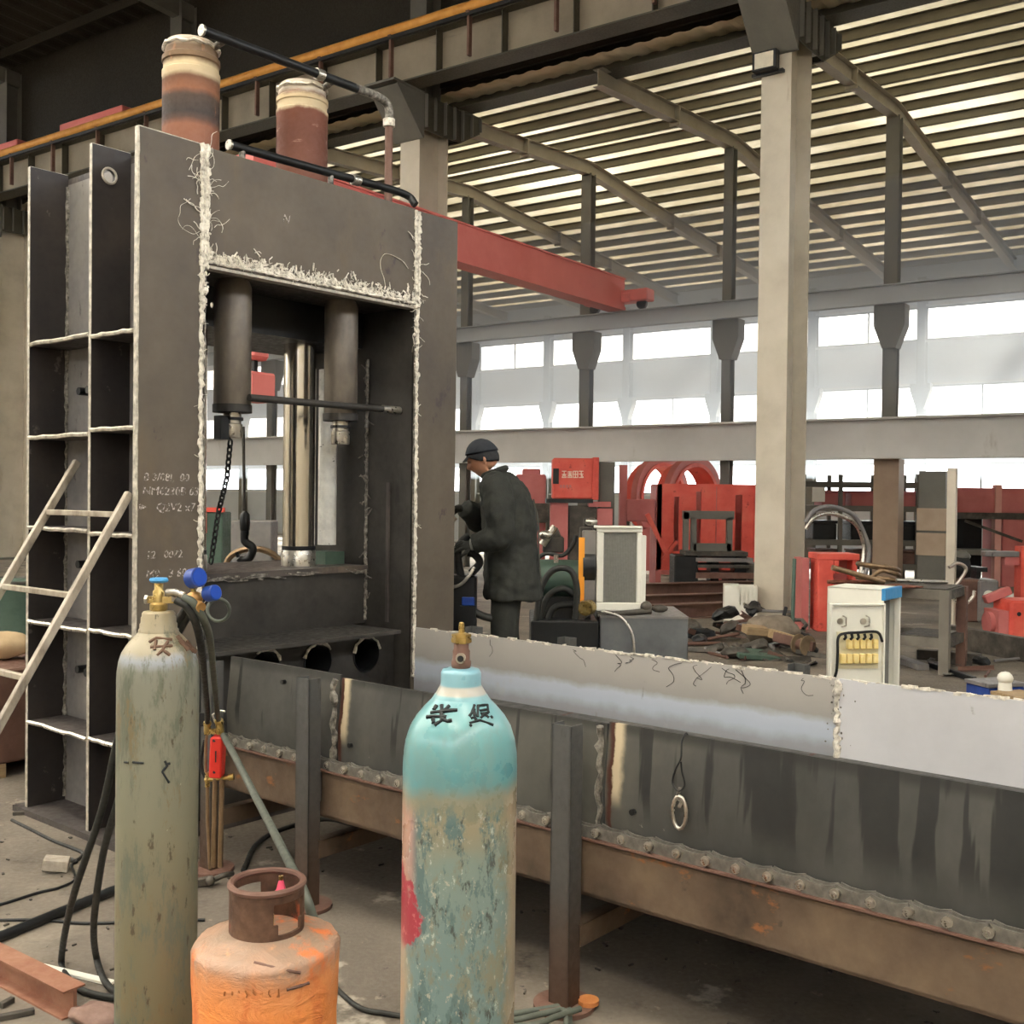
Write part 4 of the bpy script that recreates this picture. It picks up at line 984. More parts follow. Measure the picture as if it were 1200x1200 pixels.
# things lying on the floor at the left
o = MB(-onfloor(68, 1012)).box(onfloor(66, 1012, .035), (.105, .075, .05), Matrix.Rotation(.25, 3, 'Z') @ Matrix.Rotation(.15, 3, 'Y')).build('junction_box', mat('scuffed_grey_plastic', ['8f867a', 'b3aa9c'], 30, .6), None, bevel=.004); o.location = onfloor(68, 1012); tag(o, 'small scuffed grey plug box lying on the floor with black cord', 'box')
fl_ = lambda pts, h=.006: [onfloor(x, y, h) for x, y in pts]
hose('power_cord', 'thin black cord curving from the small grey box to the left', fl_([(84, 1006), (90, 1010), (84, 1014), (88, 1030), (70, 1040), (45, 1046), (0, 1060), (-60, 1075)]), .006, M['black'], 'cord')
hose('power_cord', 'thin dark cord running straight across floor behind grey-green cylinder', fl_([(-40, 1080), (20, 1078), (60, 1079), (100, 1082), (170, 1080), (240, 1078)]), .006, M['black'], 'cord')
hose('power_cord', 'dark cord lying from the ladder foot towards the grey box', fl_([(14, 961), (40, 974), (62, 985), (85, 994), (97, 1000), (90, 1008), (80, 1009)]), .008, M['rubber'], 'cord')
q0, q1 = onfloor(-30, 1110, .02), onfloor(190, 1020, .02)
o = MB(-q0).cyl(q0, q1, .019, 14).build('steel_pipe', M['black'], None, True); o.location = q0; tag(o, 'dark round bar lying slantwise on floor behind the cylinder', 'bar')
q0, q1 = onfloor(4, 1122, .006), onfloor(132, 1152, .006)
o = MB(-q0).bar(q0, q1, .03, .008).build('flat_strip', M['white'], None); o.location = q0; tag(o, 'narrow bright flat strip lying on the floor by the hose loops', 'strip')
q0, q1 = onfloor(-30, 1128), onfloor(88, 1190)
d_ = (q1-q0).normalized(); s_ = V((d_.y, -d_.x, 0))
m = MB(-q0); up = V((0, 0, 1))
m.prism([(-.035, 0), (.045, 0), (.045, .006), (.006, .006), (.006, .082), (.04, .082), (.04, .088), (-.035, .088), (-.035, .082), (-.006, .082), (-.006, .006), (-.035, .006)], q0, s_, up, -(q1-q0).length); o = m.build('steel_joist', mat('rusty_joist', ['6d4636', '8c604c', '9e7660'], 6, (.6,.8), .1, .3, 40), None); o.location = q0; tag(o, 'short rusty I-section joist lying on floor at the bottom left corner', 'joist')
m = MB(); c = onfloor(112, 1196)
m.ball((0,0,.02), .07, 3, (1.2, .8, .35))
for vt in m.bm.verts: vt.co += V((0,0,1))*noise.noise(vt.co*22)*.02 + vt.normal*0
o = m.build('rag', mat('brown_rag', ['7c6258', '9a8074'], 20, .8, 0, .4, 60), None, True); o.location = c; tag(o, 'crumpled brownish rag on the floor beside grey-green cylinder base', 'rag')
for i, (x, y, L_, an, lb) in enumerate(((20, 1192, .10, .5, 'short dark offcut lying in front of the rusty joist'), (8, 1178, .05, 1.2, 'tiny dark metal chip beside the rusty joist'), (25, 955, .08, .2, 'small dark scrap at the ladder foot'))):
    c = onfloor(x, y); o = MB().box((0, 0, .009), (L_, .02, .018), Matrix.Rotation(an, 3, 'Z')).build('offcut', M['scrap'], None, bevel=.002); o.location = c; tag(o, lb, 'offcut')
# earth clamp by the end post, cables at the bottom
q = onfloor(236, 1034)
m = MB(-q); m.bar(onfloor(221, 1036, .02), onfloor(250, 1031, .02), .03, .03); m.tube(spline([onfloor(250, 1031, .02), onfloor(262, 1026, .04), onfloor(272, 1024, .02)], 5), .012, 8); m.ball(onfloor(246, 1032, .03), .02, 2); o = m.build('earth_clamp', M['scrap'], None, True); o.location = q; tag(o, 'dark earth clamp lying on the floor at the foot of the end post', 'clamp')
for i, pts in enumerate(([(560, 1190), (600, 1188), (640, 1182), (664, 1180), (668, 1200), (672, 1240)], [(560, 1204), (610, 1194), (645, 1186), (662, 1186), (664, 1215)], [(560, 1215), (600, 1204), (630, 1200), (650, 1192), (668, 1186), (680, 1182)])):
    hose('cable', ('green-grey cable on the floor bending down beside second post foot', 'thin green-grey cable under the bending one near second post foot', 'green-grey cable crossing the other cables towards the post foot')[i], fl_(pts, .010 + .012*i), .010, M['hose'], 'cable')
hose('cable', 'black cable lying on floor between the orange bottle and the cyan cylinder', fl_([(385, 1150), (420, 1180), (455, 1188), (500, 1195)], .009), .008, M['rubber'], 'cable')
hose('cable', 'dark cable lying under the trough behind the end posts', fl_([(285, 1020), (300, 990), (330, 972), (380, 960), (420, 968)], .010), .011, M['rubber'], 'cable')

m = MB()
for i in range(170):
    c = V((R.uniform(-2.6, 1.2), R.uniform(2.6, 5.2), .003)); m.box(c, (R.uniform(.006, .03), R.uniform(.004, .014), .006), Matrix.Rotation(R.uniform(0, 3), 3, 'Z'))
o = m.build('floor_debris', M['scrap'], None); tag(o, 'tiny steel chips and grit scattered over the concrete in front', 'debris', None, 'stuff')
# ---------------------------------------------------------------- chains and clutter seen through the press opening
def chain_links(name, label, pts, pitch, mt, cat='chain'):
    pts = [V(p) for p in pts]; base = pts[-1].copy(); r = thing(name, label, cat, base, 0)
    m = MB(); h = pitch*.68; w = pitch*.42
    lk = []
    for i in range(14):
        a_ = 2*math.pi*i/14; lk.append((w*math.cos(a_), 0, math.copysign(abs(math.sin(a_))**.8, math.sin(a_))*h))
    m.tube(lk, pitch*.17, 6, closed=True); o0 = m.build('link', mt, r, True); first = True; i = 0
    for a_, b_ in zip(pts, pts[1:]):
        n = max(1, round((b_-a_).length/pitch)); d = (b_-a_).normalized(); q = d.to_track_quat('Z', 'Y')
        for k in range(n):
            o_ = o0 if first else clone(o0, r); first = False
            o_.location = a_.lerp(b_, (k+.5)/n) - base; o_.rotation_mode = 'QUATERNION'
            o_.rotation_quaternion = q @ Matrix.Rotation((i % 2)*math.pi/2 + .5, 3, 'Z').to_quaternion(); i += 1
    return r
chain_links('hoist_chain', 'black chain hanging inside the press opening by the left guide rod', [pix(270, 516, 6.2), pix(266, 560, 6.2), pix(256, 600, 6.2), pix(247, 660, 6.2)], .035, M['black'])
hk = pix(287, 655, 6.9)
r = thing('crane_hook', 'black crane hook block hanging on a rope seen through the press opening', 'hook', hk, 0)
K = lambda px, py: pix(px, py, 6.9) - hk
m = MB(); m.tube([K(285, 500), K(286, 560), K(286, 600)], .010, 8); m.build('rope', M['scrap'], r, True)
m = MB(); m.lathe([(.012, -.07), (.03, -.05), (.035, 0), (.03, .05), (.012, .07)], 14, K(287, 612)); m.build('swivel', M['black'], r, True)
m = MB(); m.tube(spline([K(287, 622), K(287, 634), K(296, 642), K(292, 654), K(283, 656), K(277, 648)], 6), [.028]*3+[.026]*24+[.012]*4, 10); m.build('hook', M['black'], r, True)
# machinery standing behind the press, seen through the opening
def stand(px0, px1, py0, py1, Y, name, label, cat, mt, frame=True, sub=None):
    a_, b_ = pix(px0, py1, Y), pix(px1, py0, Y); c = (a_+b_)/2; w = b_.x-a_.x; h = b_.z
    r = thing(name, label, cat, (c.x, Y, 0), 0); m = MB()
    d = max(.3, w*.6)
    m.mm(-w/2, w/2, -d/2, d/2, max(0, a_.z), h); m.build('body', mt, r, bevel=.01)
    if a_.z > .05:
        for x in (-w/2+.04, w/2-.04):
            for y in (-d/2+.04, d/2-.04):
                m = MB(); m.mm(x-.03, x+.03, y-.03, y+.03, 0, a_.z); m.build('leg', mt, r)
    return r
r = stand(243, 266, 600, 672, 9.5, 'welding_rack', 'small red-topped rack seen through press opening near left jamb', 'rack', M['green']); m = MB(); m.mm(-.09, -.05, -.16, .12, 1.30, 1.50); m.mm(-.09, .10, -.16, -.12, 1.48, 1.52); m.build('red_handle', M['red'], r)
stand(272, 322, 610, 672, 10.5, 'scrap_bin', 'grey steel bin with offcuts seen through the press opening', 'bin', M['web'])
r = thing('cable_reel', 'pale round reel with dark centre standing behind the press bed', 'reel', (pix(297, 655, 7.6).x, 7.6, 0), 0)
m = MB(); m.tube([(.19*math.cos(q*.25), 0, 1.14 + .12*math.sin(q*.25)) for q in range(25)], .022, 8, closed=True); m.build('rim', M['copper'], r, True)
m = MB(); m.mm(-.18, .18, -.03, .03, 1.0, 1.06); m.mm(-.04, .04, -.05, .05, 0, 1.02); m.build('pedestal', M['black'], r)
# ---------------------------------------------------------------- the semi-gantry crane in the next bay
G0 = bp(-4.6, 5.57); 
r = thing('gantry_crane', 'red crane girder spanning from behind the press to the post row', 'crane', bp(0, 5.57), BANG)
m = MB(); m.mm(-4.7, 5.15, -.16, .16, 5.52, 6.10); m.build('girder', M['cranered'], r)
m = MB(); m.mm(-4.7, 5.15, -.19, .19, 5.46, 5.53); m.mm(-4.7, 5.15, -.19, .19, 6.09, 6.12); m.build('flange', M['cranered'], r)
m = MB(); m.mm(5.02, 5.34, -.75, .75, 5.62, 5.86); m.build('end_carriage', M['cranered'], r, bevel=.02)
for y in (-.55, .55):
    m = MB(); m.cyl((5.14, y, 5.575), (5.22, y, 5.575), .11, 20); m.build('wheel', M['black'], r, True)
m = MB(); m.mm(5.0, 5.16, -.36, -.19, 5.60, 5.80); m.build('drive_motor', M['cranered'], r, bevel=.02)
m = MB(); m.mm(-.75, -.5, -.14, .14, .3, 5.46); m.build('leg', M['cranered'], r)
m = MB(); m.mm(-.74, -.51, -.2, .2, .0, .3); m.build('bogie', M['cranered'], r, bevel=.02)
hb = pix(298, 455, 14.2)
r = thing('hoist_block', 'red hoist block with dark window seen high in the press opening', 'hoist', hb, BANG)
m = MB(); m.mm(-.22, .22, -.18, .18, -.18, .2); m.build('housing', M['cranered'], r, bevel=.03)
m = MB(); m.mm(-.16, .16, -.14, .14, .36, .78); m.build('motor', M['cranered'], r, bevel=.05)
m = MB(); m.mm(-.03, .03, -.03, .03, .2, 5.46-hb.z); m.build('hanger', M['black'], r)
m = MB(); m.mm(-.17, -.155, -.05, .06, .48, .66); m.build('panel', M['black'], r)
# red end carriages of the crane standing on the near runway
for aa, L_, lb in ((14.85, 1.1, 'dark red crane carriage on top of the crane beam, at the upper left'), (18.5, .9, 'dark red crane carriage on the crane beam at the left edge, lower of the two')):
    c0 = bp(-.72, aa, 9.093); r = thing('crane_carriage', lb, 'crane', c0, BANG)
    m = MB(); m.mm(-.14, .14, -L_, L_, .10, .42); m.build('carriage_box', M['cranered'], r, bevel=.02)
    for y in (-L_*.7, L_*.7):
        m = MB(); m.cyl((-.06, y, .14), (.06, y, .14), .14, 18); m.build('wheel', M['black'], r, True)
# ---------------------------------------------------------------- floodlight on the nearest column
f0 = bp(-.41, .10, 0); fz = pix(908, 76, f0.y).z
r = thing('floodlight', 'small square floodlight fixed high on the nearest beige column', 'lamp', (f0.x, f0.y, fz), BANG)
m = MB(); m.mm(-.16, -.04, -.17, .17, -.12, .14); m.build('housing', M['black'], r, bevel=.01)
m = MB(); m.mm(-.168, -.16, -.13, .13, -.09, .11); m.build('lens', mat('lamp_glass', ['c9c2b0', 'e0d8c4'], 9, .2), r)
m = MB(); m.mm(-.05, .03, -.22, .22, -.14, -.10); m.build('bracket', M['black'], r)

# ---------------------------------------------------------------- the worker
PB = V((pix(596, 690, 7.2).x, 7.2, 0)); PZ0 = .27
r = thing('step_platform', 'low dark steel platform the worker stands on behind the trough', 'platform', (PB.x + .12, PB.y, 0), 0)
m = MB(); m.mm(-.30, .34, -.36, .36, PZ0-.02, PZ0); m.build('deck', M['mill'], r)
for x in (-.27, .30):
    for y in (-.32, .32):
        m = MB(); m.mm(x-.02, x+.02, y-.02, y+.02, 0, PZ0-.02); m.build('leg', M['black'], r)
def skin(name, verts, edges, radii, mt, parent, sub=2, root=0):
    me = bpy.data.meshes.new(name); me.from_pydata([V(v) for v in verts], edges, [])
    me.materials.append(mt); o_ = bpy.data.objects.new(name, me); COL.objects.link(o_)
    if parent is not None: o_.parent = parent
    md = o_.modifiers.new('skin', 'SKIN'); md.use_smooth_shade = True
    for i, rd in enumerate(radii):
        sv = me.skin_vertices[0].data[i]; sv.radius = rd if isinstance(rd, tuple) else (rd, rd); sv.use_root = (i == root)
    s_ = o_.modifiers.new('sub', 'SUBSURF'); s_.levels = s_.render_levels = sub
    return o_
person = None
J = dict(pel=(0,0,.93), sp=(-.01,.01,1.12), ch=(-.05,.01,1.32), nb=(-.095,.015,1.475), hb=(-.145,.01,1.555),
         ls=(-.085,-.17,1.425), le=(-.055,-.275,1.13), lw=(-.235,-.225,1.065), rs=(-.03,.20,1.425), re=(-.19,.28,1.21), rw=(-.315,.14,1.30),
         lh=(-.01,-.10,.90), lk=(-.03,-.11,.50), la=(.01,-.11,.09), lt=(-.13,-.125,.045), rh=(.01,.10,.90), rk=(-.02,.11,.50), ra=(.03,.11,.09), rt=(-.11,.125,.045))
names = list(J); idx = {n: i for i, n in enumerate(names)}
ED = [('pel','sp'), ('sp','ch'), ('ch','nb'), ('nb','hb'), ('ch','ls'), ('ls','le'), ('le','lw'), ('ch','rs'), ('rs','re'), ('re','rw'), ('pel','lh'), ('lh','lk'), ('lk','la'), ('la','lt'), ('pel','rh'), ('rh','rk'), ('rk','ra'), ('ra','rt')]
RD = dict(pel=.135, sp=.12, ch=.14, nb=.065, hb=.058, ls=.062, le=.045, lw=.032, rs=.062, re=.045, rw=.032, lh=.085, lk=.055, la=.04, lt=.032, rh=.085, rk=.055, ra=.04, rt=.032)
body = skin('person', [J[n] for n in names], [(idx[a_], idx[b_]) for a_, b_ in ED], [RD[n] for n in names], M['skin'], None, 2)
bpy.context.view_layer.update(); applied(body)
# head: a sculpted ellipsoid joined to the neck and fused by a voxel remesh
hbm = bmesh.new(); hbm.from_mesh(body.data)
HC = V((-.178, .005, 1.622)); HR = Matrix.Rotation(math.radians(-24), 3, 'Y')   # nod forward (face towards -x)
HR = Matrix.Rotation(math.radians(-8), 3, 'Z') @ Matrix.Rotation(math.radians(-22), 3, 'Y')
def face(p):
    """unit-sphere point to head shape, face towards -x"""
    x, y, z = p
    f = max(0, -x)
    q = V((x*.098, y*.076, z*.118))
    if z < -.1: 
        k = min(1, (-z-.1)/.9); q.y *= 1 - .34*k*f; q.x *= 1 - .10*k if x > 0 else 1 + .02*k
        if x > .1: q.z *= 1 - .32*k
    g = lambda yy, zz, sy, sz: math.exp(-((y-yy)/sy)**2 - ((z-zz)/sz)**2) * (1 if x < 0 else 0)
    q.x -= .030*g(0, -.20, .20, .16) + .013*g(0, .02, .15, .18)          # nose and bridge
    q.x -= .008*g(0, .26, .6, .12)                                          # brow
    q.x += .011*(g(.36, .10, .2, .11) + g(-.36, .10, .2, .11))             # eye sockets
    q.x -= .008*g(0, -.47, .26, .07) + .006*g(0, -.60, .22, .06)           # lips
    q.x += .005*g(0, -.535, .3, .03)
    q.x -= .012*g(0, -.86, .35, .16)                                        # chin
    q.x -= .006*(g(.5, -.12, .2, .2) + g(-.5, -.12, .2, .2))               # cheekbones
    return q
g_ = bmesh.ops.create_uvsphere(hbm, u_segments=44, v_segments=32, radius=1.0)
for vt in g_['verts']: vt.co = HC + HR @ face(vt.co)
for sy in (-1, 1):          # ears
    e = bmesh.ops.create_uvsphere(hbm, u_segments=14, v_segments=10, radius=1.0)
    for vt in e['verts']:
        p = V((vt.co.x*.019, vt.co.y*.009, vt.co.z*.031)); p = Matrix.Rotation(sy*.35, 3, 'Z') @ p
        vt.co = HC + HR @ (p + V((.012, sy*.076, -.012)))
bm_ = body.data; hbm.to_mesh(bm_); hbm.free()
rm = body.modifiers.new('fuse', 'REMESH'); rm.mode = 'VOXEL'; rm.voxel_size = .0045; rm.use_smooth_shade = True
sm = body.modifiers.new('soft', 'SMOOTH'); sm.iterations = 2; sm.factor = .5
bpy.context.view_layer.update(); applied(body)
def keep_largest(o_):
    b_ = bmesh.new(); b_.from_mesh(o_.data); seen = set(); best = []
    for v0 in b_.verts:
        if v0 in seen: continue
        st_ = [v0]; isl = []; seen.add(v0)
        while st_:
            q = st_.pop(); isl.append(q)
            for e_ in q.link_edges:
                w_ = e_.other_vert(q)
                if w_ not in seen: seen.add(w_); st_.append(w_)
        if len(isl) > len(best): best = isl
    bs = set(best); bmesh.ops.delete(b_, geom=[q for q in b_.verts if q not in bs], context='VERTS'); b_.to_mesh(o_.data); b_.free()
keep_largest(body)
body.location = (PB.x, PB.y, PZ0)
tag(body, 'man in dark work clothes and cap bending over hydraulics beside the press', 'person')
person = body
# eyes
for sy in (-1, 1):
    m = MB(); m.ball(HC + HR @ V((-.0765, sy*.028, .012)), .0095, 2); m.build('eye', mat('eye_white', ['d8d2c8'], 5, .2, 0, 0), person, True)
    m = MB(); m.ball(HC + HR @ V((-.0835, sy*.029, .012)), .0042, 2); m.build('iris', M['black'], person, True)
    m = MB(); m.tube([HC + HR @ V((-.0985 + abs(k)*.006, sy*(.027 + k*.012), .033 - abs(k)*.002)) for k in (-1, -.5, 0, .5, 1)], .003, 6); m.build('eyebrow', M['hair'], person, True)
# cap and hair: shells offset from the skull
def shell(name, mt, edge, off, th=.006):
    m = MB(); nphi, nt = 56, 18; rows = []
    for k in range(1, nt+1):
        row = []
        for i in range(nphi):
            ph_ = 2*math.pi*i/nphi; te = edge(ph_) * k/nt
            d = V((math.sin(te)*math.cos(ph_), math.sin(te)*math.sin(ph_), math.cos(te)))
            row.append(m.v(HC + HR @ (face(d) + d*(off + .0015*noise.noise(d*7)))))
        rows.append(row)
    top = m.v(HC + HR @ (face(V((0,0,1))) + V((0,0,off))))
    for i in range(nphi): m.f([top, rows[0][i], rows[0][(i+1) % nphi]])
    for a_, b_ in zip(rows, rows[1:]): m.skinr(a_, b_)
    o_ = m.build(name, mt, person, True, angle=80)
    s_ = o_.modifiers.new('thick', 'SOLIDIFY'); s_.thickness = th; s_.offset = 1; return o_
# angle 0 is the back of the head (+x), pi the forehead
def hair_edge(p):
    c = (1 + math.cos(p))/2; side = abs(math.sin(p))
    return math.radians(66 + 52*c**1.2 + 22*max(0, side - .55)*(1 if math.cos(p) > -.75 else .2))
shell('hair', M['hair'], hair_edge, .004)
shell('cap', mat('navy_cap', ['23272e', '2c3138'], 30, .8, 0, .3, 80), lambda p: math.radians(72 + 10*math.cos(p)), .013)
m = MB(); 
A_ = [HC + HR @ V((-.092*math.cos(q), .074*math.sin(q), .055)) for q in [(-1.0 + i*.2) for i in range(11)]]
B_ = [HC + HR @ V((-.132*math.cos(q*.8) - .004, .066*math.sin(q), .032)) for q in [(-1.0 + i*.2) for i in range(11)]]
va, vb = [m.v(p) for p in A_], [m.v(p) for p in B_]; vc, vd = [m.v(p + V((0,0,-.006))) for p in A_], [m.v(p + V((0,0,-.006))) for p in B_]
for i in range(10): m.f([va[i], va[i+1], vb[i+1], vb[i]]); m.f([vc[i], vd[i], vd[i+1], vc[i+1]]); m.f([vb[i], vb[i+1], vd[i+1], vd[i]])
m.build('cap_peak', M['hair'], person, True)
# clothes
def loft(m, rings, n=28, ax=0.0):
    R_ = []
    for (x, y, z, rx, ry, tl) in rings:      # tl: tilt of the ring about y
        ring = []
        for i in range(n):
            t = 2*math.pi*i/n; c_, s_ = math.cos(t), math.sin(t)
            c_ = math.copysign(abs(c_)**.85, c_); s_ = math.copysign(abs(s_)**.85, s_)
            ring.append(m.v((x + rx*c_, y + ry*s_, z + rx*c_*tl)))
        R_.append(ring)
    for a_, b_ in zip(R_, R_[1:]): m.skinr(a_, b_)
    m.f(R_[0][::-1]); m.f(R_[-1])
m = MB()
loft(m, [(.03, 0, .70, .195, .235, 0), (.025, 0, .82, .19, .23, 0), (.015, 0, .95, .18, .22, 0), (.01, .003, 1.08, .178, .212, 0), (.0, .006, 1.20, .182, .218, .05), (-.012, .01, 1.30, .178, .222, .12), (-.03, .012, 1.38, .155, .222, .2), (-.05, .012, 1.44, .125, .195, .28), (-.075, .012, 1.485, .092, .13, .3), (-.09, .012, 1.51, .078, .088, .3), (-.10, .012, 1.535, .074, .076, .3)])
for side in (('ls', (-.066, -.245, 1.28), 'le', (-.14, -.255, 1.095), (-.225, -.228, 1.066)), ('rs', (-.11, .25, 1.31), 're', (-.25, .215, 1.252), (-.305, .155, 1.292))):
    p_ = [V(J[q]) if isinstance(q, str) else V(q) for q in side]
    inner = V((p_[0].x, p_[0].y*.45, p_[0].z - .03))
    m.tube(spline([inner] + p_, 6), [.115]*3 + [.112]*3 + [.108]*3 + [.102]*3 + [.096]*3 + [.092]*3 + [.088]*3 + [.083]*3 + [.075]*3 + [.068]*4, 18)
j_ = m.build('jacket', M['cloth'], person, True)
rm = j_.modifiers.new('fuse', 'REMESH'); rm.mode = 'VOXEL'; rm.voxel_size = .011; rm.use_smooth_shade = True
sm = j_.modifiers.new('soft', 'SMOOTH'); sm.iterations = 5; sm.factor = .5
tx = bpy.data.textures.new('wrinkles', 'CLOUDS'); tx.noise_scale = .085; tx.noise_depth = 2
dm = j_.modifiers.new('wrinkle', 'DISPLACE'); dm.texture = tx; dm.strength = .030; dm.mid_level = .5
bpy.context.view_layer.update(); applied(j_); keep_largest(j_); j_.data.shade_smooth()
m = MB(); m.tube([( -.102 + .074*math.cos(q*.35), .012 + .072*math.sin(q*.35), 1.535 + .026*math.cos(q*.35)) for q in range(18)], .022, 8, closed=True); m.build('collar', M['cloth'], j_, True)
m = MB(); m.tube(spline([(.155, -.13, 1.36), (.19, -.12, 1.2), (.195, -.125, 1.0), (.215, -.12, .8)], 5), .005, 6); m.build('jacket_seam', mat('jacket_piping', ['4a4c46'], 9, .8, 0, 0), j_, True)
tr = [(.01,0,.86), J['lh'], J['lk'], (.01,-.11,.14), J['rh'], J['rk'], (.03,.11,.14)]
skin('trousers', tr, [(0,1), (1,2), (2,3), (0,4), (4,5), (5,6)], [.10, .11, .095, .085, .11, .095, .085], M['cloth'], person, 2)
for q in ('l', 'r'):
    a_ = V(J[q+'a']); t_ = V(J[q+'t'])
    skin('boot', [a_ + V((0,0,.06)), a_ + V((0,0,-.03)), t_ + V((.03,0,-.003)), t_ + V((-.05,0,-.008))], [(0,1), (1,2), (2,3)], [.055, .05, .045, .036], M['black'], person, 2)
def hand(w, fwd, palm_n, curl, thumb_side, nm='glove'):
    """gloved hand: palm fan with four fingers and a thumb, one skinned surface"""
    w, fwd, pn = V(w), V(fwd).normalized(), V(palm_n).normalized(); sd = fwd.cross(pn).normalized() * thumb_side
    vs, es, rs = [w, w + fwd*.035], [(0, 1)], [.030, .028]
    for k, (off, ln) in enumerate(((.030, .070), (.010, .078), (-.011, .072), (-.030, .056))):
        kn = w + fwd*(.085 - abs(off)*.25) + sd*off; i0 = len(vs)
        vs.append(w + fwd*.055 + sd*off*.8); rs.append(.0165); es.append((1, i0)); vs.append(kn); rs.append(.0125); es.append((i0, i0+1))
        d = fwd.copy(); p = kn
        for s_, c_ in ((.44, .55), (.32, .7), (.24, .5)):
            d = (d*math.cos(c_*curl) + pn*math.sin(c_*curl)).normalized(); p = p + d*ln*s_; vs.append(p); rs.append(.0108 - .001*(s_ < .3)); es.append((len(vs)-2, len(vs)-1))
            ax = fwd.cross(pn); pn_l = ax.cross(d)
    i0 = len(vs); b0 = w + fwd*.030 + sd*.028 + pn*.008; d = (fwd*.6 + sd*.75 + pn*.35).normalized()
    vs += [b0, b0 + d*.032, b0 + d*.032 + (fwd*.8 + pn*.6).normalized()*.028, b0 + d*.032 + (fwd*.75 + pn*.75).normalized()*.052]; rs += [.017, .0135, .0115, .0105]; es += [(1, i0), (i0, i0+1), (i0+1, i0+2), (i0+2, i0+3)]
    return skin(nm, vs, es, rs, M['glove'], person, 2)
hand(J['lw'], (-1, .12, -.12), (0.1, .75, -.6), 1.0, 1)
hand(J['rw'], (-.85, -.45, -.15), (.1, -.3, -.95), 1.0, -1)
m = MB(); m.tube([(-.225,-.226,1.067), (-.245,-.223,1.063)], .040, 12); m.build('cuff', mat('pale_cuff', ['8f8f88'], 9, .8, 0, 0), j_, True)
# wrench in the left hand
wb = PB + V((-.335, -.19, PZ0 + 1.045))
r = thing('spanner', 'bright steel spanner held in the worker\'s gloved hand', 'spanner', wb, 0)
m = MB(); m.bar((.03, -.01, -.005), (-.16, .05, .03), .022, .008); m.build('shank', M['steel'], r, bevel=.002)
m = MB(); m.prism([(-.02,-.022), (.015,-.024), (.028,-.010), (.006,-.009), (.006,.009), (.028,.010), (.015,.024), (-.02,.022)], (-.17, .054, .028), (-.9, .3, .3), (.3, .9, 0), .010); m.build('jaw', M['steel'], r)
# ---------------------------------------------------------------- hydraulic power pack beside the worker
HP = V((pix(690, 740, 8.0).x, 8.0, 0))
def H_(px, py, Y=8.0): return pix(px, py, Y) - HP
r = thing('hydraulic_power_pack', 'grey and black hydraulic tank unit with motor and hoses behind the trough', 'power unit', HP, 0)
tz = H_(720, 722).z
m = MB(); m.mm(H_(703,740).x, H_(806,740).x, -.02, .72, .06, tz); m.build('oil_tank', mat('tank_steel', ['55585a','66696a','757776'], 3, (.4,.6), .1, .1, 30), r, bevel=.01)
m = MB(); m.mm(H_(703,740).x, H_(806,740).x, -.028, .73, tz-.012, tz+.004); m.build('tank_lid', M['web'], r)
m = MB(); x0, x1 = H_(622,740).x, H_(701,740).x; m.mm(x0, x1, -.05, .75, .08, H_(660,727).z); m.build('base_box', M['black'], r, bevel=.01)
m = MB(); m.mm(x0-.4, H_(806,740).x, -.06, .0, 0, .08); m.mm(x0-.4, H_(806,740).x, .68, .74, 0, .08); m.build('skid', M['black'], r)
c = H_(663, 682); m = MB(); m.cyl(c + V((-.22,.25,0)), c + V((.12,.25,0)), .15, 24); m.build('motor', M['green'], r, True)
m = MB()
for q in range(14): 
    a_ = 2*math.pi*q/14; m.bar(c + V((-.20,.25+.155*math.cos(a_),.155*math.sin(a_))), c + V((.06,.25+.155*math.cos(a_),.155*math.sin(a_))), .012, .02, (1,0,0))
tag(m.build('motor_fins', M['green'], r), kind='stuff')
m = MB(); m.cyl(c + V((-.26,.25,0)), c + V((-.22,.25,0)), .16, 24); m.build('fan_cover', M['black'], r, True)
m = MB(); m.mm(c.x-.2, c.x+.1, .12, .38, H_(660,727).z, c.z-.12); m.build('motor_foot', M['black'], r)
m = MB(); m.box(H_(650, 640) + V((0,.3,0)), (.16,.16,.12)); m.cyl(H_(643,632)+V((0,.3,0)), H_(658,626)+V((0,.3,0)), .05, 14); m.build('pump_head', M['scrap'], r, bevel=.01)
m = MB(); m.cyl(H_(636,640)+V((0,.2,0)), H_(652,618)+V((0,.2,0)), .03, 14); m.ball(H_(640,628)+V((0,.18,0)), .05, 2, (1.2,1,.7)); m.cyl(H_(652,660)+V((0,.05,0)), H_(652,651)+V((0,.05,0)), .018, 10); m.build('fitting', M['steel'], r, True)
m = MB(); m.box(H_(690,632)+V((0,.3,0)), (.10,.12,.16)); m.cyl(H_(694,618)+V((0,.3,0)), H_(694,608)+V((0,.3,0)), .045, 14); m.build('filler_valve', M['scrap'], r, bevel=.008)
for k, pts in enumerate(([(628,730),(634,690),(648,668),(668,668),(676,690),(674,725)], [(632,728),(642,700),(660,690),(676,700)], [(640,735),(652,712),(684,712),(690,730)], [(625,660),(640,650),(660,652),(672,640),(676,628)])):
    m = MB(); m.tube(spline([H_(x,y)+V((0,-.02+.05*k,0)) for x,y in pts], 6), .024 if k < 3 else .016, 10); m.build('hydraulic_hose', M['rubber'], r, True)
m = MB(); m.cyl(H_(685,712)+V((0,-.06,0)), H_(691,712)+V((0,.02,0)), .055, 22); m.build('flange_ring', M['brass'], r, True)
m = MB(); m.cyl(H_(680,716)+V((0,-.02,0)), H_(686,714)+V((0,.06,0)), .062, 22); m.build('flange_plate', M['steel'], r, True)
m = MB(); m.tube(spline([H_(706,715)+V((0,-.06,0)), H_(726,722)+V((0,-.07,0)), H_(738,738)+V((0,-.10,0)), H_(741,760)+V((0,-.12,0)), H_(741,800)+V((0,-.12,0))], 8), .010, 8); m.build('grey_cable', M['steel'], r, True)
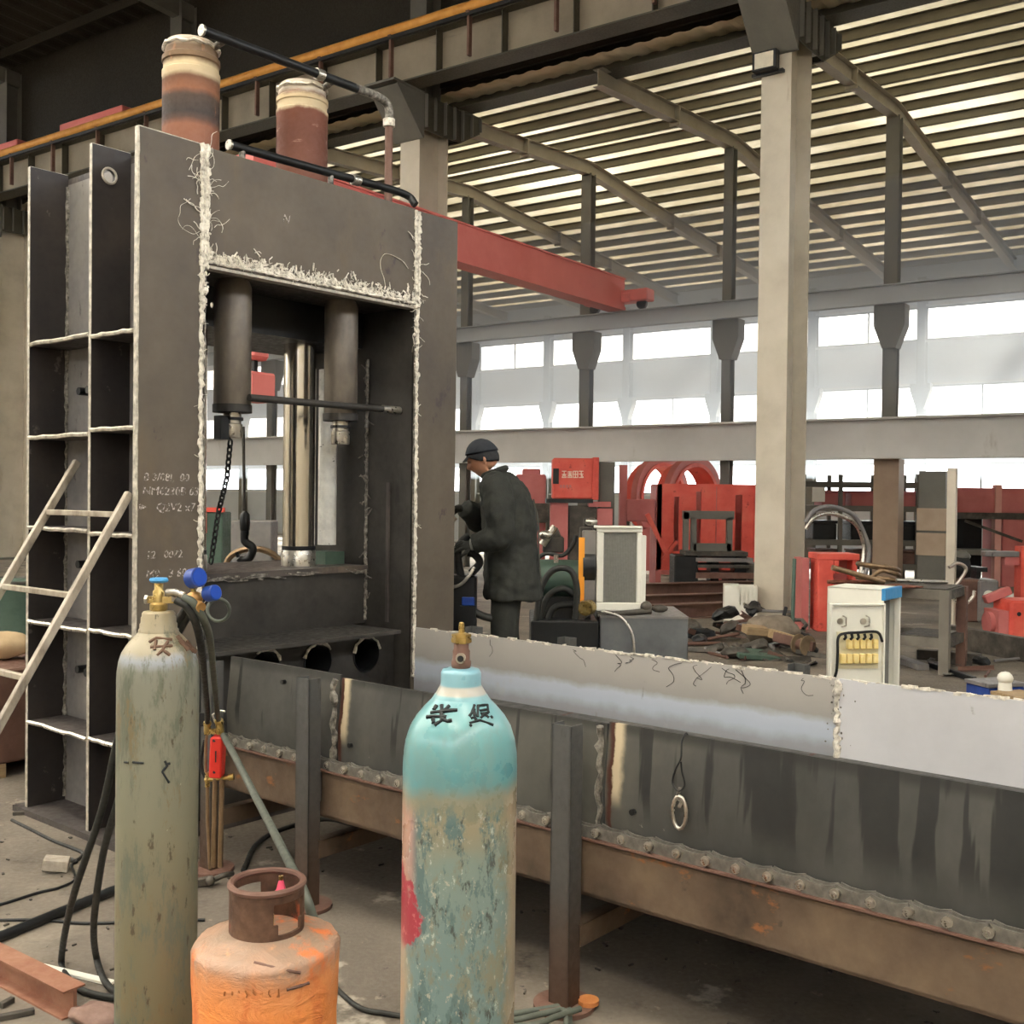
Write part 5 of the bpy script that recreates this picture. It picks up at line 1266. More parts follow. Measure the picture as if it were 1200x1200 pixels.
m = MB(); m.cyl(H_(700,722)+V((0,.02,0)), H_(764,716)+V((0,.02,0)), .022, 10); m.ball(H_(758,712)+V((0,.04,0)), .045, 2); m.ball(H_(774,714)+V((0,.05,0)), .05, 2, (1.3,1,.6)); m.build('drain_pipe', M['scrap'], r, True)
# oil cooler standing on the tank
oc = H_(726, 718) + HP; oc.y = 8.08; oc.z = tz + .004
r = thing('oil_cooler', 'white-framed oil cooler with grey fins and orange fan plate on the tank', 'cooler', oc, 0)
def O_(px, py): return pix(px, py, 8.08) - oc
z0, z1 = O_(726, 706).z, O_(726, 624).z; xa, xb = O_(699,660).x, O_(752,660).x
zt = O_(726, 616).z
m = MB(); m.mm(xa, xb, -.03, .05, z1, zt); m.mm(xa, xb, -.03, .05, z0-.06, z0); m.mm(xa, xa+.05, -.03, .05, z0, z1); m.mm(xb-.04, xb, -.03, .05, z0, z1); m.build('frame', M['white'], r, bevel=.006)
m = MB(); m.mm(xa+.05, xb-.04, .0, .04, z0, z1); m.build('core', M['grille'], r)
m = MB()
for k in range(26): 
    x = xa+.055 + (xb-xa-.10)*k/25; m.mm(x-.002, x+.002, -.012, .0, z0, z1)
tag(m.build('fins', M['grille'], r), kind='stuff')
m = MB(); m.mm(xa-.02, xb-.01, -.045, .06, zt-.02, zt+.0); m.mm(xb-.012, xb+.03, -.02, .05, z0-.02, z1-.02); m.build('end_plate', M['white'], r, bevel=.004)
m = MB(); m.mm(xa-.10, xa, .0, .20, z0-.03, z1+.01); m.build('side_shroud', M['web'], r, bevel=.006)
xo = O_(678,660).x; m = MB(); m.mm(xo, xa-.09, -.02, .02, O_(0,708).z, O_(0,622).z); m.build('orange_plate', M['orange'], r, bevel=.003)
m = MB(); m.cyl((xa-.1, .10, (z0+z1)/2), (xa-.01, .10, (z0+z1)/2), .14, 20); m.build('fan_housing', M['black'], r, True)
for x in (xa+.06, xb-.06): 
    m = MB(); m.mm(x-.02, x+.02, -.02, .04, 0, z0-.05); m.build('foot', M['white'], r)
m = MB(); m.cyl((xa+.25, .01, zt), (xa+.25, .01, zt+.03), .01, 8); m.ball(V((O_(694,612).x, .1, O_(694,612).z)), .05, 2, (1,1,.6)); m.build('plug', M['steel'], r, True)
# valve manifold between press and worker
vm = V((pix(540, 700, 7.05).x, 7.05, 0)); Vp = lambda px, py, dy=0: pix(px, py, 7.05) - vm + V((0, dy, 0))
r = thing('valve_manifold', 'black hydraulic valve manifold with bent hoses between the press and worker', 'valve', vm, 0)
m = MB(); m.mm(-.10, .07, -.05, .25, .0, Vp(0,735).z); m.build('stand', M['black'], r, bevel=.01)
m = MB(); m.mm(-.08, .10, -.02, .2, Vp(0,735).z, Vp(0,668).z); m.build('valve_block', M['black'], r, bevel=.015)
m = MB(); m.mm(Vp(549,0).x, Vp(564,0).x, -.04, .1, Vp(0,703).z, Vp(0,693).z); m.build('solenoid', M['blue'], r, bevel=.005)
m = MB(); m.mm(Vp(549,0).x-.01, Vp(564,0).x+.01, -.05, .1, Vp(0,735).z, Vp(0,703).z); m.build('bracket', M['black'], r)
m = MB(); m.tube(spline([Vp(526,688,-.06), Vp(540,684,-.08), Vp(550,674,-.08), Vp(556,664,-.06)], 6), .011, 10); m.build('grey_hose', M['steel'], r, True)
for pts in ([(540,675),(536,650),(541,635),(550,628)], [(530,672),(532,655),(536,646)], [(552,672),(562,660),(556,650),(548,648)], [(535,690),(545,710),(565,722),(585,726)]):
    m = MB(); m.tube(spline([Vp(x,y,.02) for x,y in pts], 6), .026, 10); m.build('hydraulic_hose', M['rubber'], r, True)
m = MB(); m.ball(Vp(531,638,-.02), .016, 2); m.ball(Vp(530,650,-.02), .014, 2); m.ball(Vp(529,708,-.02), .014, 2); m.cyl(Vp(528,612), Vp(534,606), .018, 10); m.build('fitting', M['steel'], r, True)
# ---------------------------------------------------------------- distribution cabinet
cb = V((pix(1034, 780, 6.8).x, 6.8, 0)); CA = math.radians(-36)
r = thing('electric_cabinet', 'white electric cabinet with blue header, its door swung open, behind the trough', 'cabinet', cb, CA)
ch = 1.09; w = .36; d = .34      # origin: the front corner; local -x along the closed left side, y along the open side
m = MB()
m.mm(-w, 0, 0, .012, .0, ch); m.mm(-w, -w+.012, 0, d, 0, ch); m.mm(-w, 0, d-.012, d, 0, ch); m.mm(-w, 0, 0, d, ch-.012, ch); m.mm(-w, 0, 0, d, 0, .012)
m.build('body', M['white'], r, bevel=.003)
m = MB(); m.mm(-.07, -.06, .012, d-.012, .02, ch-.02); m.build('mounting_plate', mat('cabinet_inside', ['6f706d', '7d7e7a'], 3, .6, 0, 0), r)
m = MB(); m.mm(-.012, .014, -.003, d+.004, ch-.070, ch+.004); m.build('header', M['skyblue'], r, bevel=.003)
m = MB(); m.mm(-.03, .008, d-.022, d+.002, 0, ch-.070); m.mm(-.03, .004, -.002, .008, 0, ch-.070); m.build('side_frame', M['white'], r, bevel=.003)
m = MB(); m.mm(-.355, 0, -.012, 0, .10, ch-.085); m.mm(-.355, -.343, -.03, -.012, .10, ch-.085); m.mm(-.012, 0, -.03, -.012, .10, ch-.085); m.mm(-.343, -.012, -.03, -.012, ch-.097, ch-.085); m.mm(-.343, -.012, -.03, -.012, .10, .112)
dr = m.build('door', M['white'], r, bevel=.002); dr.location = (.004, -.006, 0); dr.rotation_euler = (0, 0, math.radians(43))
m = MB()
for x in (-.27, -.12): m.tube([(x, -.012, .93), (x+.012, -.034, .92), (x+.012, -.034, .87), (x-.01, -.012, .86)], .005, 6); m.cyl((x-.02, -.012, .895), (x-.02, -.02, .895), .02, 12)
m.build('door_hook', M['steel'], dr, True)
m = MB(); m.mm(-.31, -.04, -.020, -.012, .60, .83); m.build('terminal_plate', M['cream'], dr)
for row, zz in ((0, .755), (1, .665)):
    for k in range(6):
        if row == 0 and k == 0: continue
        m = MB(); m.mm(-.295+k*.042, -.262+k*.042, -.052, -.020, zz-.030, zz+.030); m.build('breaker', M['ivory'], dr, bevel=.004)
m = MB(); m.tube(spline([(-.325,-.03,.55), (-.32,-.045,.60), (-.318,-.05,.70), (-.315,-.05,.80), (-.27,-.055,.825), (-.18,-.055,.83), (-.09,-.055,.835), (-.05,-.05,.82), (-.02,-.03,.77)], 6), .009, 8)
for k in range(5): m.tube([(-.275+k*.042, -.055, .822), (-.27+k*.042, -.058, .80), (-.278+k*.042, -.05, .785)], .009, 6)
m.build('wiring', M['black'], dr, True)
# ---------------------------------------------------------------- welded bench with pipes and hoses behind the cabinet
wb_ = onfloor(1072, 781); wb_.z = 0; WA_ = BANG
r = thing('work_bench', 'grey welded steel bench with lower shelf, behind the white cabinet', 'bench', (wb_.x, wb_.y, 0), WA_)
bx, by = .34, .36
for z in (.80, .34):
    for x in (-bx, bx):
        m = MB(); m.mm(x-.03, x+.03, -by, by, z-.09, z); m.build('rail', M['scrapl'] if 'scrapl' in M else mat('bench_steel', ['5b564e','6e6960','7d776c'], 3, .6, .1, .1), r)
    for y in (-by, by):
        m = MB(); m.mm(-bx, bx, y-.03, y+.03, z-.09, z); m.build('rail', M['scrap'], r)
m = MB(); m.mm(-bx, bx, -by, by, .80, .812); m.build('top', M['scrap'], r)
m = MB(); m.mm(-bx, bx, -by*.9, by*.2, .34, .35); m.build('shelf', M['scrap'], r)
for x in (-bx, bx):
    for y in (-by, by):
        m = MB(); m.mm(x-.045, x+.045, y-.045, y+.045, 0, .80); m.build('leg', M['browns'] if x > 0 else mat('bench_leg', ['6a655c','7b766c'], 3, .6, .1, .1), r)
BZ = .812
def onb(px, py, Y, z=None): p = pix(px, py, Y); return p
hose('hose_coil', 'coil of grey hose lying on the steel bench', [V((wb_.x-.28 + .20*math.cos(q*.5), wb_.y + .30 + .20*math.sin(q*.5), BZ + .02 + .0035*q + (.10 if q > 8 else .0)*abs(math.sin(q*.25)))) for q in range(28)], .022, M['copper'], n=3)
for i, (x0, y0, x1, y1, r_, lb) in enumerate(((975, 665, 1036, 682, .028, 'long pale pipe sticking out over the left end of the steel bench'), (970, 676, 1030, 686, .02, 'thin rusty pipe lying below the pale pipe on the bench'), (1050, 680, 1110, 684, .02, 'short steel rod lying at the right end of the steel bench'))):
    a_, b_ = pix(x0, y0, wb_.y - .1 + i*.1), pix(x1, y1, wb_.y - .05 + i*.1); b_.z = BZ + r_; a_.z = max(a_.z, BZ + r_) if i != 1 else BZ + r_
    o = MB(-b_).cyl(a_, b_, r_, 12).build('pipe', (M['copper'], M['rust'], M['steel'])[i], None, True); o.location = b_; tag(o, lb, 'pipe')
c = pix(1000, 690, wb_.y); o = MB().mm(-.35, .15, -.15, .15, 0, .012).build('plate_offcut', M['rust'], None); o.location = (wb_.x-.25, wb_.y-.25, BZ); o.rotation_euler = (0, 0, .5); tag(o, 'rust-coloured plate offcut on the steel bench beside the pipes', 'plate')
# pole and panel column right of the post
p0 = onfloor(1113, 745); r = thing('steel_pole', 'thin pale pole standing beside the bench with a grey hose', 'pole', (p0.x, p0.y, 0), BANG)
m = MB(); m.mm(-.05, .05, -.05, .05, 0, 2.05); m.build('shaft', M['beige'], r); m = MB(); m.mm(-.12, .12, -.12, .12, 0, .015); m.build('foot', M['scrap'], r)
hose('air_hose', 'pale hose hanging in a loop from the thin pole', [pix(1112, 665, p0.y-.15), pix(1122, 660, p0.y-.12), pix(1132, 668, p0.y-.1), pix(1118, 690, p0.y-.1), pix(1118, 702, p0.y-.1), pix(1130, 708, p0.y-.1), pix(1140, 700, p0.y-.1), pix(1142, 692, p0.y-.1)], .022, M['steel'])
p0 = onfloor(1092, 700); r = thing('panel_column', 'grey-brown board column with stacked rectangular panels behind the pole', 'column', (p0.x, p0.y, 0), BANG)
m = MB(); m.mm(-.1, .1, -.22, .22, 0, 2.15); m.build('upright', M['beigedark'], r)
for z in (.72, 1.14):
    m = MB(); m.mm(-.13, -.1, -.24, .24, z, z+.38); m.build('panel', mat('brown_board', ['9c8a76', 'ac9a86'], 3, .7), r)
# ---------------------------------------------------------------- big hose arcs left of the bench
for i, (k, lb) in enumerate(((0, 'large upper arc of grey corrugated hose behind the nearest column'), (1, 'large lower arc of pale hose behind the nearest column'))):
    hose('arched_hose', lb, [pix(944, 612+8*k, 13), pix(955, 598+8*k, 13), pix(975, 594+8*k, 13.1), pix(1000, 604+8*k, 13.2), pix(1014-4*k, 630, 13.3), pix(1018-6*k, 650, 13.3), pix(1010-6*k, 690, 13.2), onfloor(1000-8*k, 738, .03)], .030 - .006*k, M['web'] if k == 0 else M['steel'])
# ---------------------------------------------------------------- machines and stock further back in the next bay
def at_floor(px, py): p = onfloor(px, py); p.z = 0; return p
def pth(px, Y, name, label, cat, rz=0.0, group=None):
    c = V((pix(px, 600, Y).x, Y, 0)); r = thing(name, label, cat, c, rz, group)
    r['Y'] = Y
    return r, (lambda x, y, dy=0: pix(x, y, Y) - c + V((0, dy, 0)))
def pb(m, Lf, x0, x1, y0, y1, d0, d1, floor=False):
    a_, b_ = Lf(x0, y1), Lf(x1, y0); m.mm(a_.x, b_.x, d0, d1, 0 if floor else a_.z, b_.z); return m
# red slotted frame
r, L_ = pth(830, 20.3, 'slotted_machine', 'large dusty red slotted machine frame standing left of the nearest column', 'machine')
def ph(x0, x1, y0, y1): a_, b_ = L_(x0, y1), L_(x1, y0); return [(a_.x, a_.z), (b_.x, a_.z), (b_.x, b_.z), (a_.x, b_.z)]
o_ = ph(769, 886, 568, 668); pl = plate_holes('front_plate', [(p[0], p[1]) for p in o_], [ph(789, 796, 582, 646), ph(815, 822, 576, 640), ph(861, 870, 580, 650)], .06, M['red'], r)
m = MB(); pb(m, L_, 883, 893, 568, 655, -.06, .9, True); m.build('side_plate', M['red'], r)
m = MB(); pb(m, L_, 769, 886, 568, 668, .85, .9); m.build('back_plate', M['pink'], r)
m = MB(); pb(m, L_, 769, 776, 568, 600, 0, .9, True); pb(m, L_, 838, 846, 660, 668, 0, .9, True); m.build('foot', M['pink'], r)
m = MB(); pb(m, L_, 838, 840, 570, 666, -.02, .0); m.build('seam_rib', M['pink'], r)
m = MB(); pb(m, L_, 733, 767, 585, 611, -.1, .3); m.build('side_bracket', M['pink'], r, bevel=.02)
m = MB(); m.bar(L_(757, 602, -.15), L_(779, 648, -.15), .10, .08); m.bar(L_(776, 655, -.1), L_(792, 634, -.1), .08, .06); m.build('brace', M['red'], r)
m = MB(); pb(m, L_, 726, 735, 545, 600, -.05, .2, True); m.build('pillar', M['pink'], r)
# two large red rings standing behind it
def ringmesh(R0, R1, dep, n=48):
    m = MB(); g = []
    for y in (-dep/2, dep/2):
        for q in (R0, R1): g.append([m.v((q*math.cos(2*math.pi*i/n), y, q*math.sin(2*math.pi*i/n))) for i in range(n)])
    m.skinr(g[0], g[1]); m.skinr(g[2], g[3]); m.skinr(g[0], g[2]); m.skinr(g[1], g[3]); return m
for px, Y, rz, R0, lb in ((774, 25, .75, .95, 'dusty red flanged ring behind the red frame, left one of the two'), (812, 23.5, .75, .95, 'dusty red flanged ring behind the red frame, right one of the two')):
    r, L_ = pth(px, Y, 'flanged_ring', lb, 'ring', rz); zc = pix(px, 534, Y).z - R0
    o = ringmesh(R0, R0-.16, .16).build('ring', M['pink'], r, True); o.location = (0, 0, zc)
    o = ringmesh(R0-.16, R0-.24, .5).build('inner_rim', M['red'], r, True); o.location = (0, .15, zc)
    m = MB(); m.mm(-.6, .6, -.25, .45, 0, zc-R0*.72); m.build('pedestal', M['pink'], r)
# red machine with a control box lettered in white
r, L_ = pth(675, 19, 'red_control_machine', 'bright red machine head with white lettering and a dark slot, behind the oil cooler', 'machine')
m = MB(); pb(m, L_, 647, 696, 537, 585, 0, .5); m.build('head_box', M['red'], r, bevel=.03)
m = MB(); pb(m, L_, 694, 702, 536, 586, -.02, .5); m.build('end_cover', M['red'], r, bevel=.01)
m = MB(); pb(m, L_, 648, 655, 549, 567, -.012, .0); m.build('slot', M['black'], r)
m = MB(); pb(m, L_, 640, 695, 585, 589, -.03, .55); m.build('bed_strip', M['black'], r)
m = MB(); pb(m, L_, 645, 666, 589, 626, .02, .5, True); m.build('column', M['pink'], r)
m = MB(); pb(m, L_, 667, 700, 593, 640, .1, .5, True); m.build('drive_case', M['scrap'], r)
m = MB(); pb(m, L_, 690, 716, 588, 594, 0, .4); pb(m, L_, 700, 718, 596, 615, 0, .4, True); m.build('side_table', M['pink'], r)
m = MB(); pb(m, L_, 703, 722, 541, 588, .2, .5, True); m.build('mast', M['beigedark'], r)
gl = MB()
CH = {0: ['h0','h.5','h1','v.5','d0','d1'], 1: ['h.1','h.35','h.6','h1','v.5','d0','d1'], 2: ['h0','h1','v0','v1','h.5','v.5'], 3: ['h0','h.45','v.55','h1','d1']}
for k in range(4):
    x0, x1 = 658.5 + k*6.6, 663.8 + k*6.6; y0, y1 = 552.2, 559.6
    for s_ in CH[k]:
        t_ = float(s_[1:])
        if s_[0] == 'h': yy = y0 + (y1-y0)*t_; gl.bar(L_(x0, yy, -.004), L_(x1, yy, -.004), .006, .014)
        elif s_[0] == 'v': xx = x0 + (x1-x0)*t_; gl.bar(L_(xx, y0, -.004), L_(xx, y1, -.004), .006, .014, (1,0,0))
        else: gl.bar(L_(x0 + (x1-x0)*.5, y0 + 3, -.004), L_(x0 + (x1-x0)*t_, y1, -.004), .006, .014, (1,0,0))
gl.build('lettering', M['signwhite'], r)
m = MB()
for k in range(4): pb(m, L_, 656 + k*3.6, 658.6 + k*3.6, 568.2, 571.6, -.004, 0)
m.build('lettering', M['pink'], r)
r, L_ = pth(622, 22, 'red_column_machine', 'faded red machine column seen just right of the worker\'s shoulder', 'machine')
m = MB(); pb(m, L_, 604, 640, 556, 590, 0, .6, True); m.build('column', M['pink'], r, bevel=.03)
m = MB(); pb(m, L_, 598, 645, 590, 612, -.2, .6); m.build('table', M['scrap'], r)
m = MB(); pb(m, L_, 612, 634, 549, 557, .1, .5); m.build('head', M['pink'], r, bevel=.03)
# grey welded frame on a stack of dark steel
r, L_ = pth(838, 18.6, 'steel_stack', 'dark stack of steel blocks and plates in front of the red frame', 'stack')
m = MB(); pb(m, L_, 787, 815, 650, 690, -.3, .3, True); m.build('block', M['black'], r, bevel=.02)
m = MB(); pb(m, L_, 872, 890, 660, 690, -.3, .3, True); m.build('block', M['scrap'], r, bevel=.02)
for y0, y1, x0, x1, mt in ((646, 650, 800, 872, 'scrap'), (653, 657, 812, 878, 'web'), (661, 664, 814, 876, 'scrap'), (670, 676, 812, 880, 'browns'), (682, 690, 812, 876, 'scrap')):
    m = MB(); pb(m, L_, x0, x1, y0, y1, -.32, .32); m.build('plate', M[mt], r)
m = MB(); pb(m, L_, 830, 840, 657, 690, -.2, .2, True); pb(m, L_, 858, 872, 650, 690, -.2, .2, True); m.build('spacer', M['black'], r)
bz = pix(838, 646, 18.6).z
r, L_ = pth(833, 18.6, 'welded_stand', 'olive grey welded rectangular frame standing on the dark steel stack', 'frame')
for x0, x1, y0, y1 in ((800, 807, 600, 646), (809, 816, 606, 646), (851, 858, 606, 646), (800, 860, 599, 608), (812, 856, 637, 646)):
    m = MB(); a_, b_ = L_(x0, y1), L_(x1, y0); m.mm(a_.x, b_.x, -.06, .06, max(a_.z, bz), b_.z); m.build('bar', M['beigedark'], r)
# brown beams lying across the floor
for i, (px0, px1, py, h, lb) in enumerate(((752, 880, 706, .30, 'long brown steel beam lying behind the oil cooler, farthest of the pile'), (752, 872, 715, .22, 'long brown steel beam lying behind the oil cooler, middle of the pile'), (765, 850, 726, .20, 'long brown steel beam lying behind the oil cooler, nearest of the pile'))):
    a_, b_ = at_floor(px0, py), at_floor(px1, py - 4); c = (a_+b_)/2; r = thing('steel_beam', lb, 'beam', c, math.atan2((b_-a_).y, (b_-a_).x)); ln = (b_-a_).length/2
    m = MB(); m.mm(-ln, ln, -.006, .006, 0, h); m.build('web', M['browns'], r)
    m = MB(); m.mm(-ln, ln, -.11, .11, h-.012, h); m.mm(-ln, ln, -.11, .11, 0, .012); m.build('flange', M['browns'], r)
# white slotted crate by the column
c = at_floor(868, 727); r = thing('slotted_crate', 'white plastic crate with three slots standing against the nearest column', 'crate', c, -.15)
m = MB(); m.mm(-.23, -.02, -.1, .25, 0, .48); m.build('side_panel', M['white'], r, bevel=.006)
for x in (-.005, .05, .105, .16): 
    m = MB(); m.mm(x, x+.028, -.1, -.08, .22, .43); m.build('slat', M['white'], r)
m = MB(); m.mm(-.02, .21, -.1, .25, 0, .22); m.mm(-.02, .21, -.1, -.08, .43, .47); m.mm(.19, .21, -.1, .25, .22, .47); m.mm(-.02, .19, .2, .25, .22, .47); m.build('frame', M['white'], r)
# scrap heap
def piece(kind):
    m = MB()
    if kind == 0: m.prism([(0,0), (R.uniform(.2,.5), R.uniform(-.05,.05)), (R.uniform(.2,.4), R.uniform(.08,.2)), (R.uniform(0,.1), R.uniform(.05,.2))], (-.2, -.05, 0), (1,0,0), (0,1,0), .012)
    elif kind == 1: m.mm(-.25, .25, -.03, -.024, 0, .06); m.mm(-.25, .25, -.03, .03, 0, .006)
    elif kind == 2: m.cyl((-.22, 0, .02), (.22, 0, .02), .02, 8)
    elif kind == 3: m.tube([(.13*math.cos(q*.55), .10*math.sin(q*.55), .02+.02*(q % 2)) for q in range(9)], .018, 6)
    else:
        m.ball((0, 0, .06), .11, 2, (1.3, .9, .55))
        for vt in m.bm.verts: vt.co += V(noise.noise_vector(vt.co*11))*.035
    return m
mats = ['scrap', 'browns', 'web', 'scrap', 'black', 'beigedark']
protos = [piece(i % 5).build('scrap_piece', M[mats[i % 6]], None) for i in range(10)]
protos_k = {p_.data.name: i for i, p_ in enumerate(protos)}
KIND = ('dark cut plate', 'brown angle offcut', 'grey rod end', 'dark bent ring', 'black crumpled lump', 'olive cut plate', 'dark angle offcut', 'brown rod end', 'light grey bent ring', 'dark crumpled lump')
used = set()
for i in range(64):
    o = protos[i % 10]
    if o.name in used: o = clone(o)
    used.add(o.name); 
    px = R.uniform(806, 955); lo = 738 + (px-806)*.05; hi = 766 + (px-806)*.11; py = R.uniform(lo, hi)
    c = at_floor(px, py); heap = max(0, 1 - abs(py-lo)/22)*(.30 if 830 < px < 935 else .14)
    o.location = c + V((0, 0, R.uniform(0, heap))); o.rotation_euler = (R.uniform(-.4, .4), R.uniform(-.4, .4), R.uniform(0, 6.3)); s_ = R.uniform(.7, 1.25); o.scale = (s_, s_, s_)
    tag(o, '%s in the scrap heap at the foot of the nearest column' % KIND[protos_k[o.data.name]], 'scrap', 'offcuts in the scrap heap')
for (px, py, z, d, rot, nm, lb, cat, mt) in ((884, 760, .16, (.26, .16, .09), .25, 'wood_block', 'pale wooden block lying on the scrap heap', 'block', 'wood'), (888, 772, .02, (.52, .30, .05), .15, 'steel_tray', 'dark shallow steel tray lying at the front of the scrap heap', 'tray', 'green'),
        (921, 764, .10, (.06, .5, .10), .6, 'wood_batten', 'pale wooden batten leaning in the right of the scrap heap', 'batten', 'wood'), (929, 766, .08, (.05, .5, .10), .75, 'wood_batten', 'brown wooden batten beside the pale batten in the scrap heap', 'batten', 'browns')):
    c = at_floor(px, py); o = MB().box((0, 0, d[2]/2), d).build(nm, M[mt], None, bevel=.006); o.location = c + V((0,0,z)); o.rotation_euler = (.12, .1, rot); tag(o, lb, cat)
c = at_floor(905, 757); m = MB(); m.ball((0,0,.18), .26, 3, (1.1, .8, .65))
for vt in m.bm.verts: vt.co += V(noise.noise_vector(vt.co*6))*.06
o = m.build('sack', mat('dusty_sack', ['6a5f52', '8a7e6e'], 8, .8, 0, .3), None, True); o.location = c; tag(o, 'crumpled grey-brown sack lying on the scrap heap', 'sack')
c = at_floor(941, 768); r = thing('wire_spool', 'small brown spool standing at the right end of the scrap heap', 'spool', c, .5)
m = MB(); m.cyl((0,-.06,.11), (0,.06,.11), .06, 20); m.build('core', M['browns'], r, True)
for y in (-.075, .06):
    m = MB(); m.cyl((0,y,.11), (0,y+.015,.11), .11, 24); m.build('flange', mat('dark_wood', ['6f5f4a', '8a7860'], 8, .7), r, True)
for i, (x0, y0, x1, y1, lb) in enumerate(((928, 757, 931, 655, 'thin green rod leaning against the nearest column'), (912, 748, 921, 712, 'short dark rod leaning in the scrap heap by the column'))):
    a_ = at_floor(x0, y0); b_ = pix(x1, y1, a_.y + .25); o = MB(-a_).cyl(a_, b_, .022, 10).build('rod', M['green'] if i == 0 else M['black'], None, True); o.location = a_; tag(o, lb, 'rod')
# storage rack with red bins
r, L_ = pth(1030, 22, 'storage_rack', 'dark steel storage rack between the nearest column and the board column', 'rack')
for px in (942, 985, 1038, 1076, 1116):
    m = MB(); pb(m, L_, px-2.5, px+2.5, 556, 600, -.04, .04, True); m.build('upright', M['beigedark'], r)
    m = MB(); pb(m, L_, px-2.5, px+2.5, 556, 600, .76, .84, True); m.build('upright', M['beigedark'], r)
ZS = []
for y in (566, 594, 634, 662):
    m = MB(); pb(m, L_, 940, 1118, y, y+4.5, -.05, .85); m.build('shelf', M['beigedark'], r); ZS.append(pix(1030, y, 22).z)
m = MB(); pb(m, L_, 951, 966, 571, 588, -.06, -.045); m.build('white_notice', M['white'], r)
bins = None; k = 0
for y, xs, mt in ((594, (972, 1008, 1056, 1094), 'pink'), (634, (962, 1008, 1058, 1098), 'black'), (662, (966, 1012, 1060, 1096), 'browns')):
    zt = pix(1030, y, 22).z
    for j, x in enumerate(xs):
        r2, L2 = pth(x, 22.4, 'storage_bin', '%s bin on the %s shelf of the dark rack, %s from the column' % ({'pink': 'dusty red', 'black': 'black', 'browns': 'brown'}[mt], {594: 'upper', 634: 'middle', 662: 'lowest'}[y], ('first', 'second', 'third', 'fourth')[j]), 'bin', 0, 'bins on the storage rack')
        r2.location.z = zt; w_ = (.24, .28, .30, .26)[j]; h_ = (.32, .40, .30)[(594, 634, 662).index(y)]
        m = MB(); m.mm(-w_, w_, -.3, .3, 0, h_*.85); m.build('box', M[mt], r2, bevel=.02)
        m = MB(); m.mm(-w_-.015, w_+.015, -.31, .31, h_*.85, h_); m.build('rim', M[mt], r2)
# red bracket machine left of the bench
r, L_ = pth(978, 13.6, 'red_stand', 'bright red open machine stand behind the cabinet, left of the steel bench', 'machine')
m = MB(); pb(m, L_, 957, 976, 650, 700, -.05, .3, True); m.build('side_plate', M['red'], r, bevel=.01)
m = MB(); pb(m, L_, 957, 1006, 649, 656, -.06, .4); m.build('top_plate', M['red'], r, bevel=.01)
m = MB(); pb(m, L_, 978, 1004, 656, 690, .2, .3, True); m.build('back_plate', M['pink'], r)
m = MB(); pb(m, L_, 976, 982, 656, 672, -.05, .2); pb(m, L_, 998, 1004, 656, 690, -.02, .2, True); m.build('rib', M['red'], r)
m = MB(); pb(m, L_, 942, 951, 655, 700, .1, .5, True); m.build('end_plate', M['pink'], r)
# long red machine bed at the right
r, L_ = pth(1165, 21, 'red_machine_bed', 'long dusty red machine bed with dark openings at the right edge', 'machine')
m = MB(); pb(m, L_, 1122, 1260, 573, 604, 0, .9); m.build('upper_beam', M['pink'], r, bevel=.01)
m = MB(); pb(m, L_, 1164, 1173, 568, 660, -.05, .1, True); m.build('vertical_rib', mat('pale_red', ['c98f84', 'd6a398'], 3, .6, 0, .05), r)
m = MB(); pb(m, L_, 1174, 1260, 608, 672, .0, .9, True); m.build('side_box', M['pink'], r, bevel=.01)
m = MB(); pb(m, L_, 1122, 1164, 604, 660, .5, .9, True); m.build('recess', M['black'], r)
m = MB(); pb(m, L_, 1122, 1260, 602, 608, -.06, .9); m.build('guide_rail', M['scrap'], r)
m = MB(); pb(m, L_, 1122, 1165, 644, 650, -.1, .8); m.build('shelf', M['beigedark'], r)
m = MB(); m.bar(L_(1126, 610, -.2), L_(1192, 634, -.2), .05, .05); m.build('rod', M['scrap'], r)
# pumps and dark motors in front of it
r, L_ = pth(1140, 15, 'motor_pump', 'dark motor pump with a pale round drum, behind the thin pole', 'pump')
m = MB(); pb(m, L_, 1116, 1142, 678, 705, -.2, .3, True); m.build('base', M['browns'], r, bevel=.02)
m = MB(); m.cyl(L_(1116, 664), L_(1132, 664), .16, 20); m.build('motor', M['black'], r, True)
m = MB(); m.ball(L_(1126, 652), .11, 2, (1.2, 1, .8)); m.build('terminal_box', M['beigedark'], r, True)
m = MB(); m.cyl(L_(1149, 696, -.3), L_(1149, 696, -.25), .07, 18); m.build('drum_end', M['white'], r, True)
m = MB(); pb(m, L_, 1138, 1162, 678, 700, -.25, .2, True); m.build('grey_case', M['web'], r, bevel=.03)
m = MB(); pb(m, L_, 1138, 1150, 664, 669, -.2, .2); pb(m, L_, 1141, 1145, 669, 680, -.1, .1); m.build('cover', M['black'], r)
# red gearbox casting and pillar at the right edge
r, L_ = pth(1184, 13.2, 'red_gearbox', 'bright red gearbox casting with two bolt holes on the floor at the right edge', 'gearbox')
m = MB(); pb(m, L_, 1173, 1212, 702, 742, -.25, .25, True); m.build('housing', M['red'], r, bevel=.03)
for x, y in ((1183, 717), (1197, 712)):
    m = MB(); p_ = L_(x, y); m.cyl((p_.x, -.253, p_.z), (p_.x, -.24, p_.z), .026, 14); m.build('bolt_hole', M['black'], r, True)
m = MB(); pb(m, L_, 1161, 1174, 714, 742, -.2, .2, True); m.cyl(L_(1156, 730), L_(1162, 730), .14, 18); m.build('end_flange', M['pink'], r, True)
m = MB(); m.bar(L_(1158, 704, .1), L_(1188, 692, .1), .10, .10); m.build('lever_arm', M['pink'], r, bevel=.01)
r, L_ = pth(1196, 15, 'red_pillar', 'slim red pillar with a grey horizontal arm at the right edge', 'pillar')
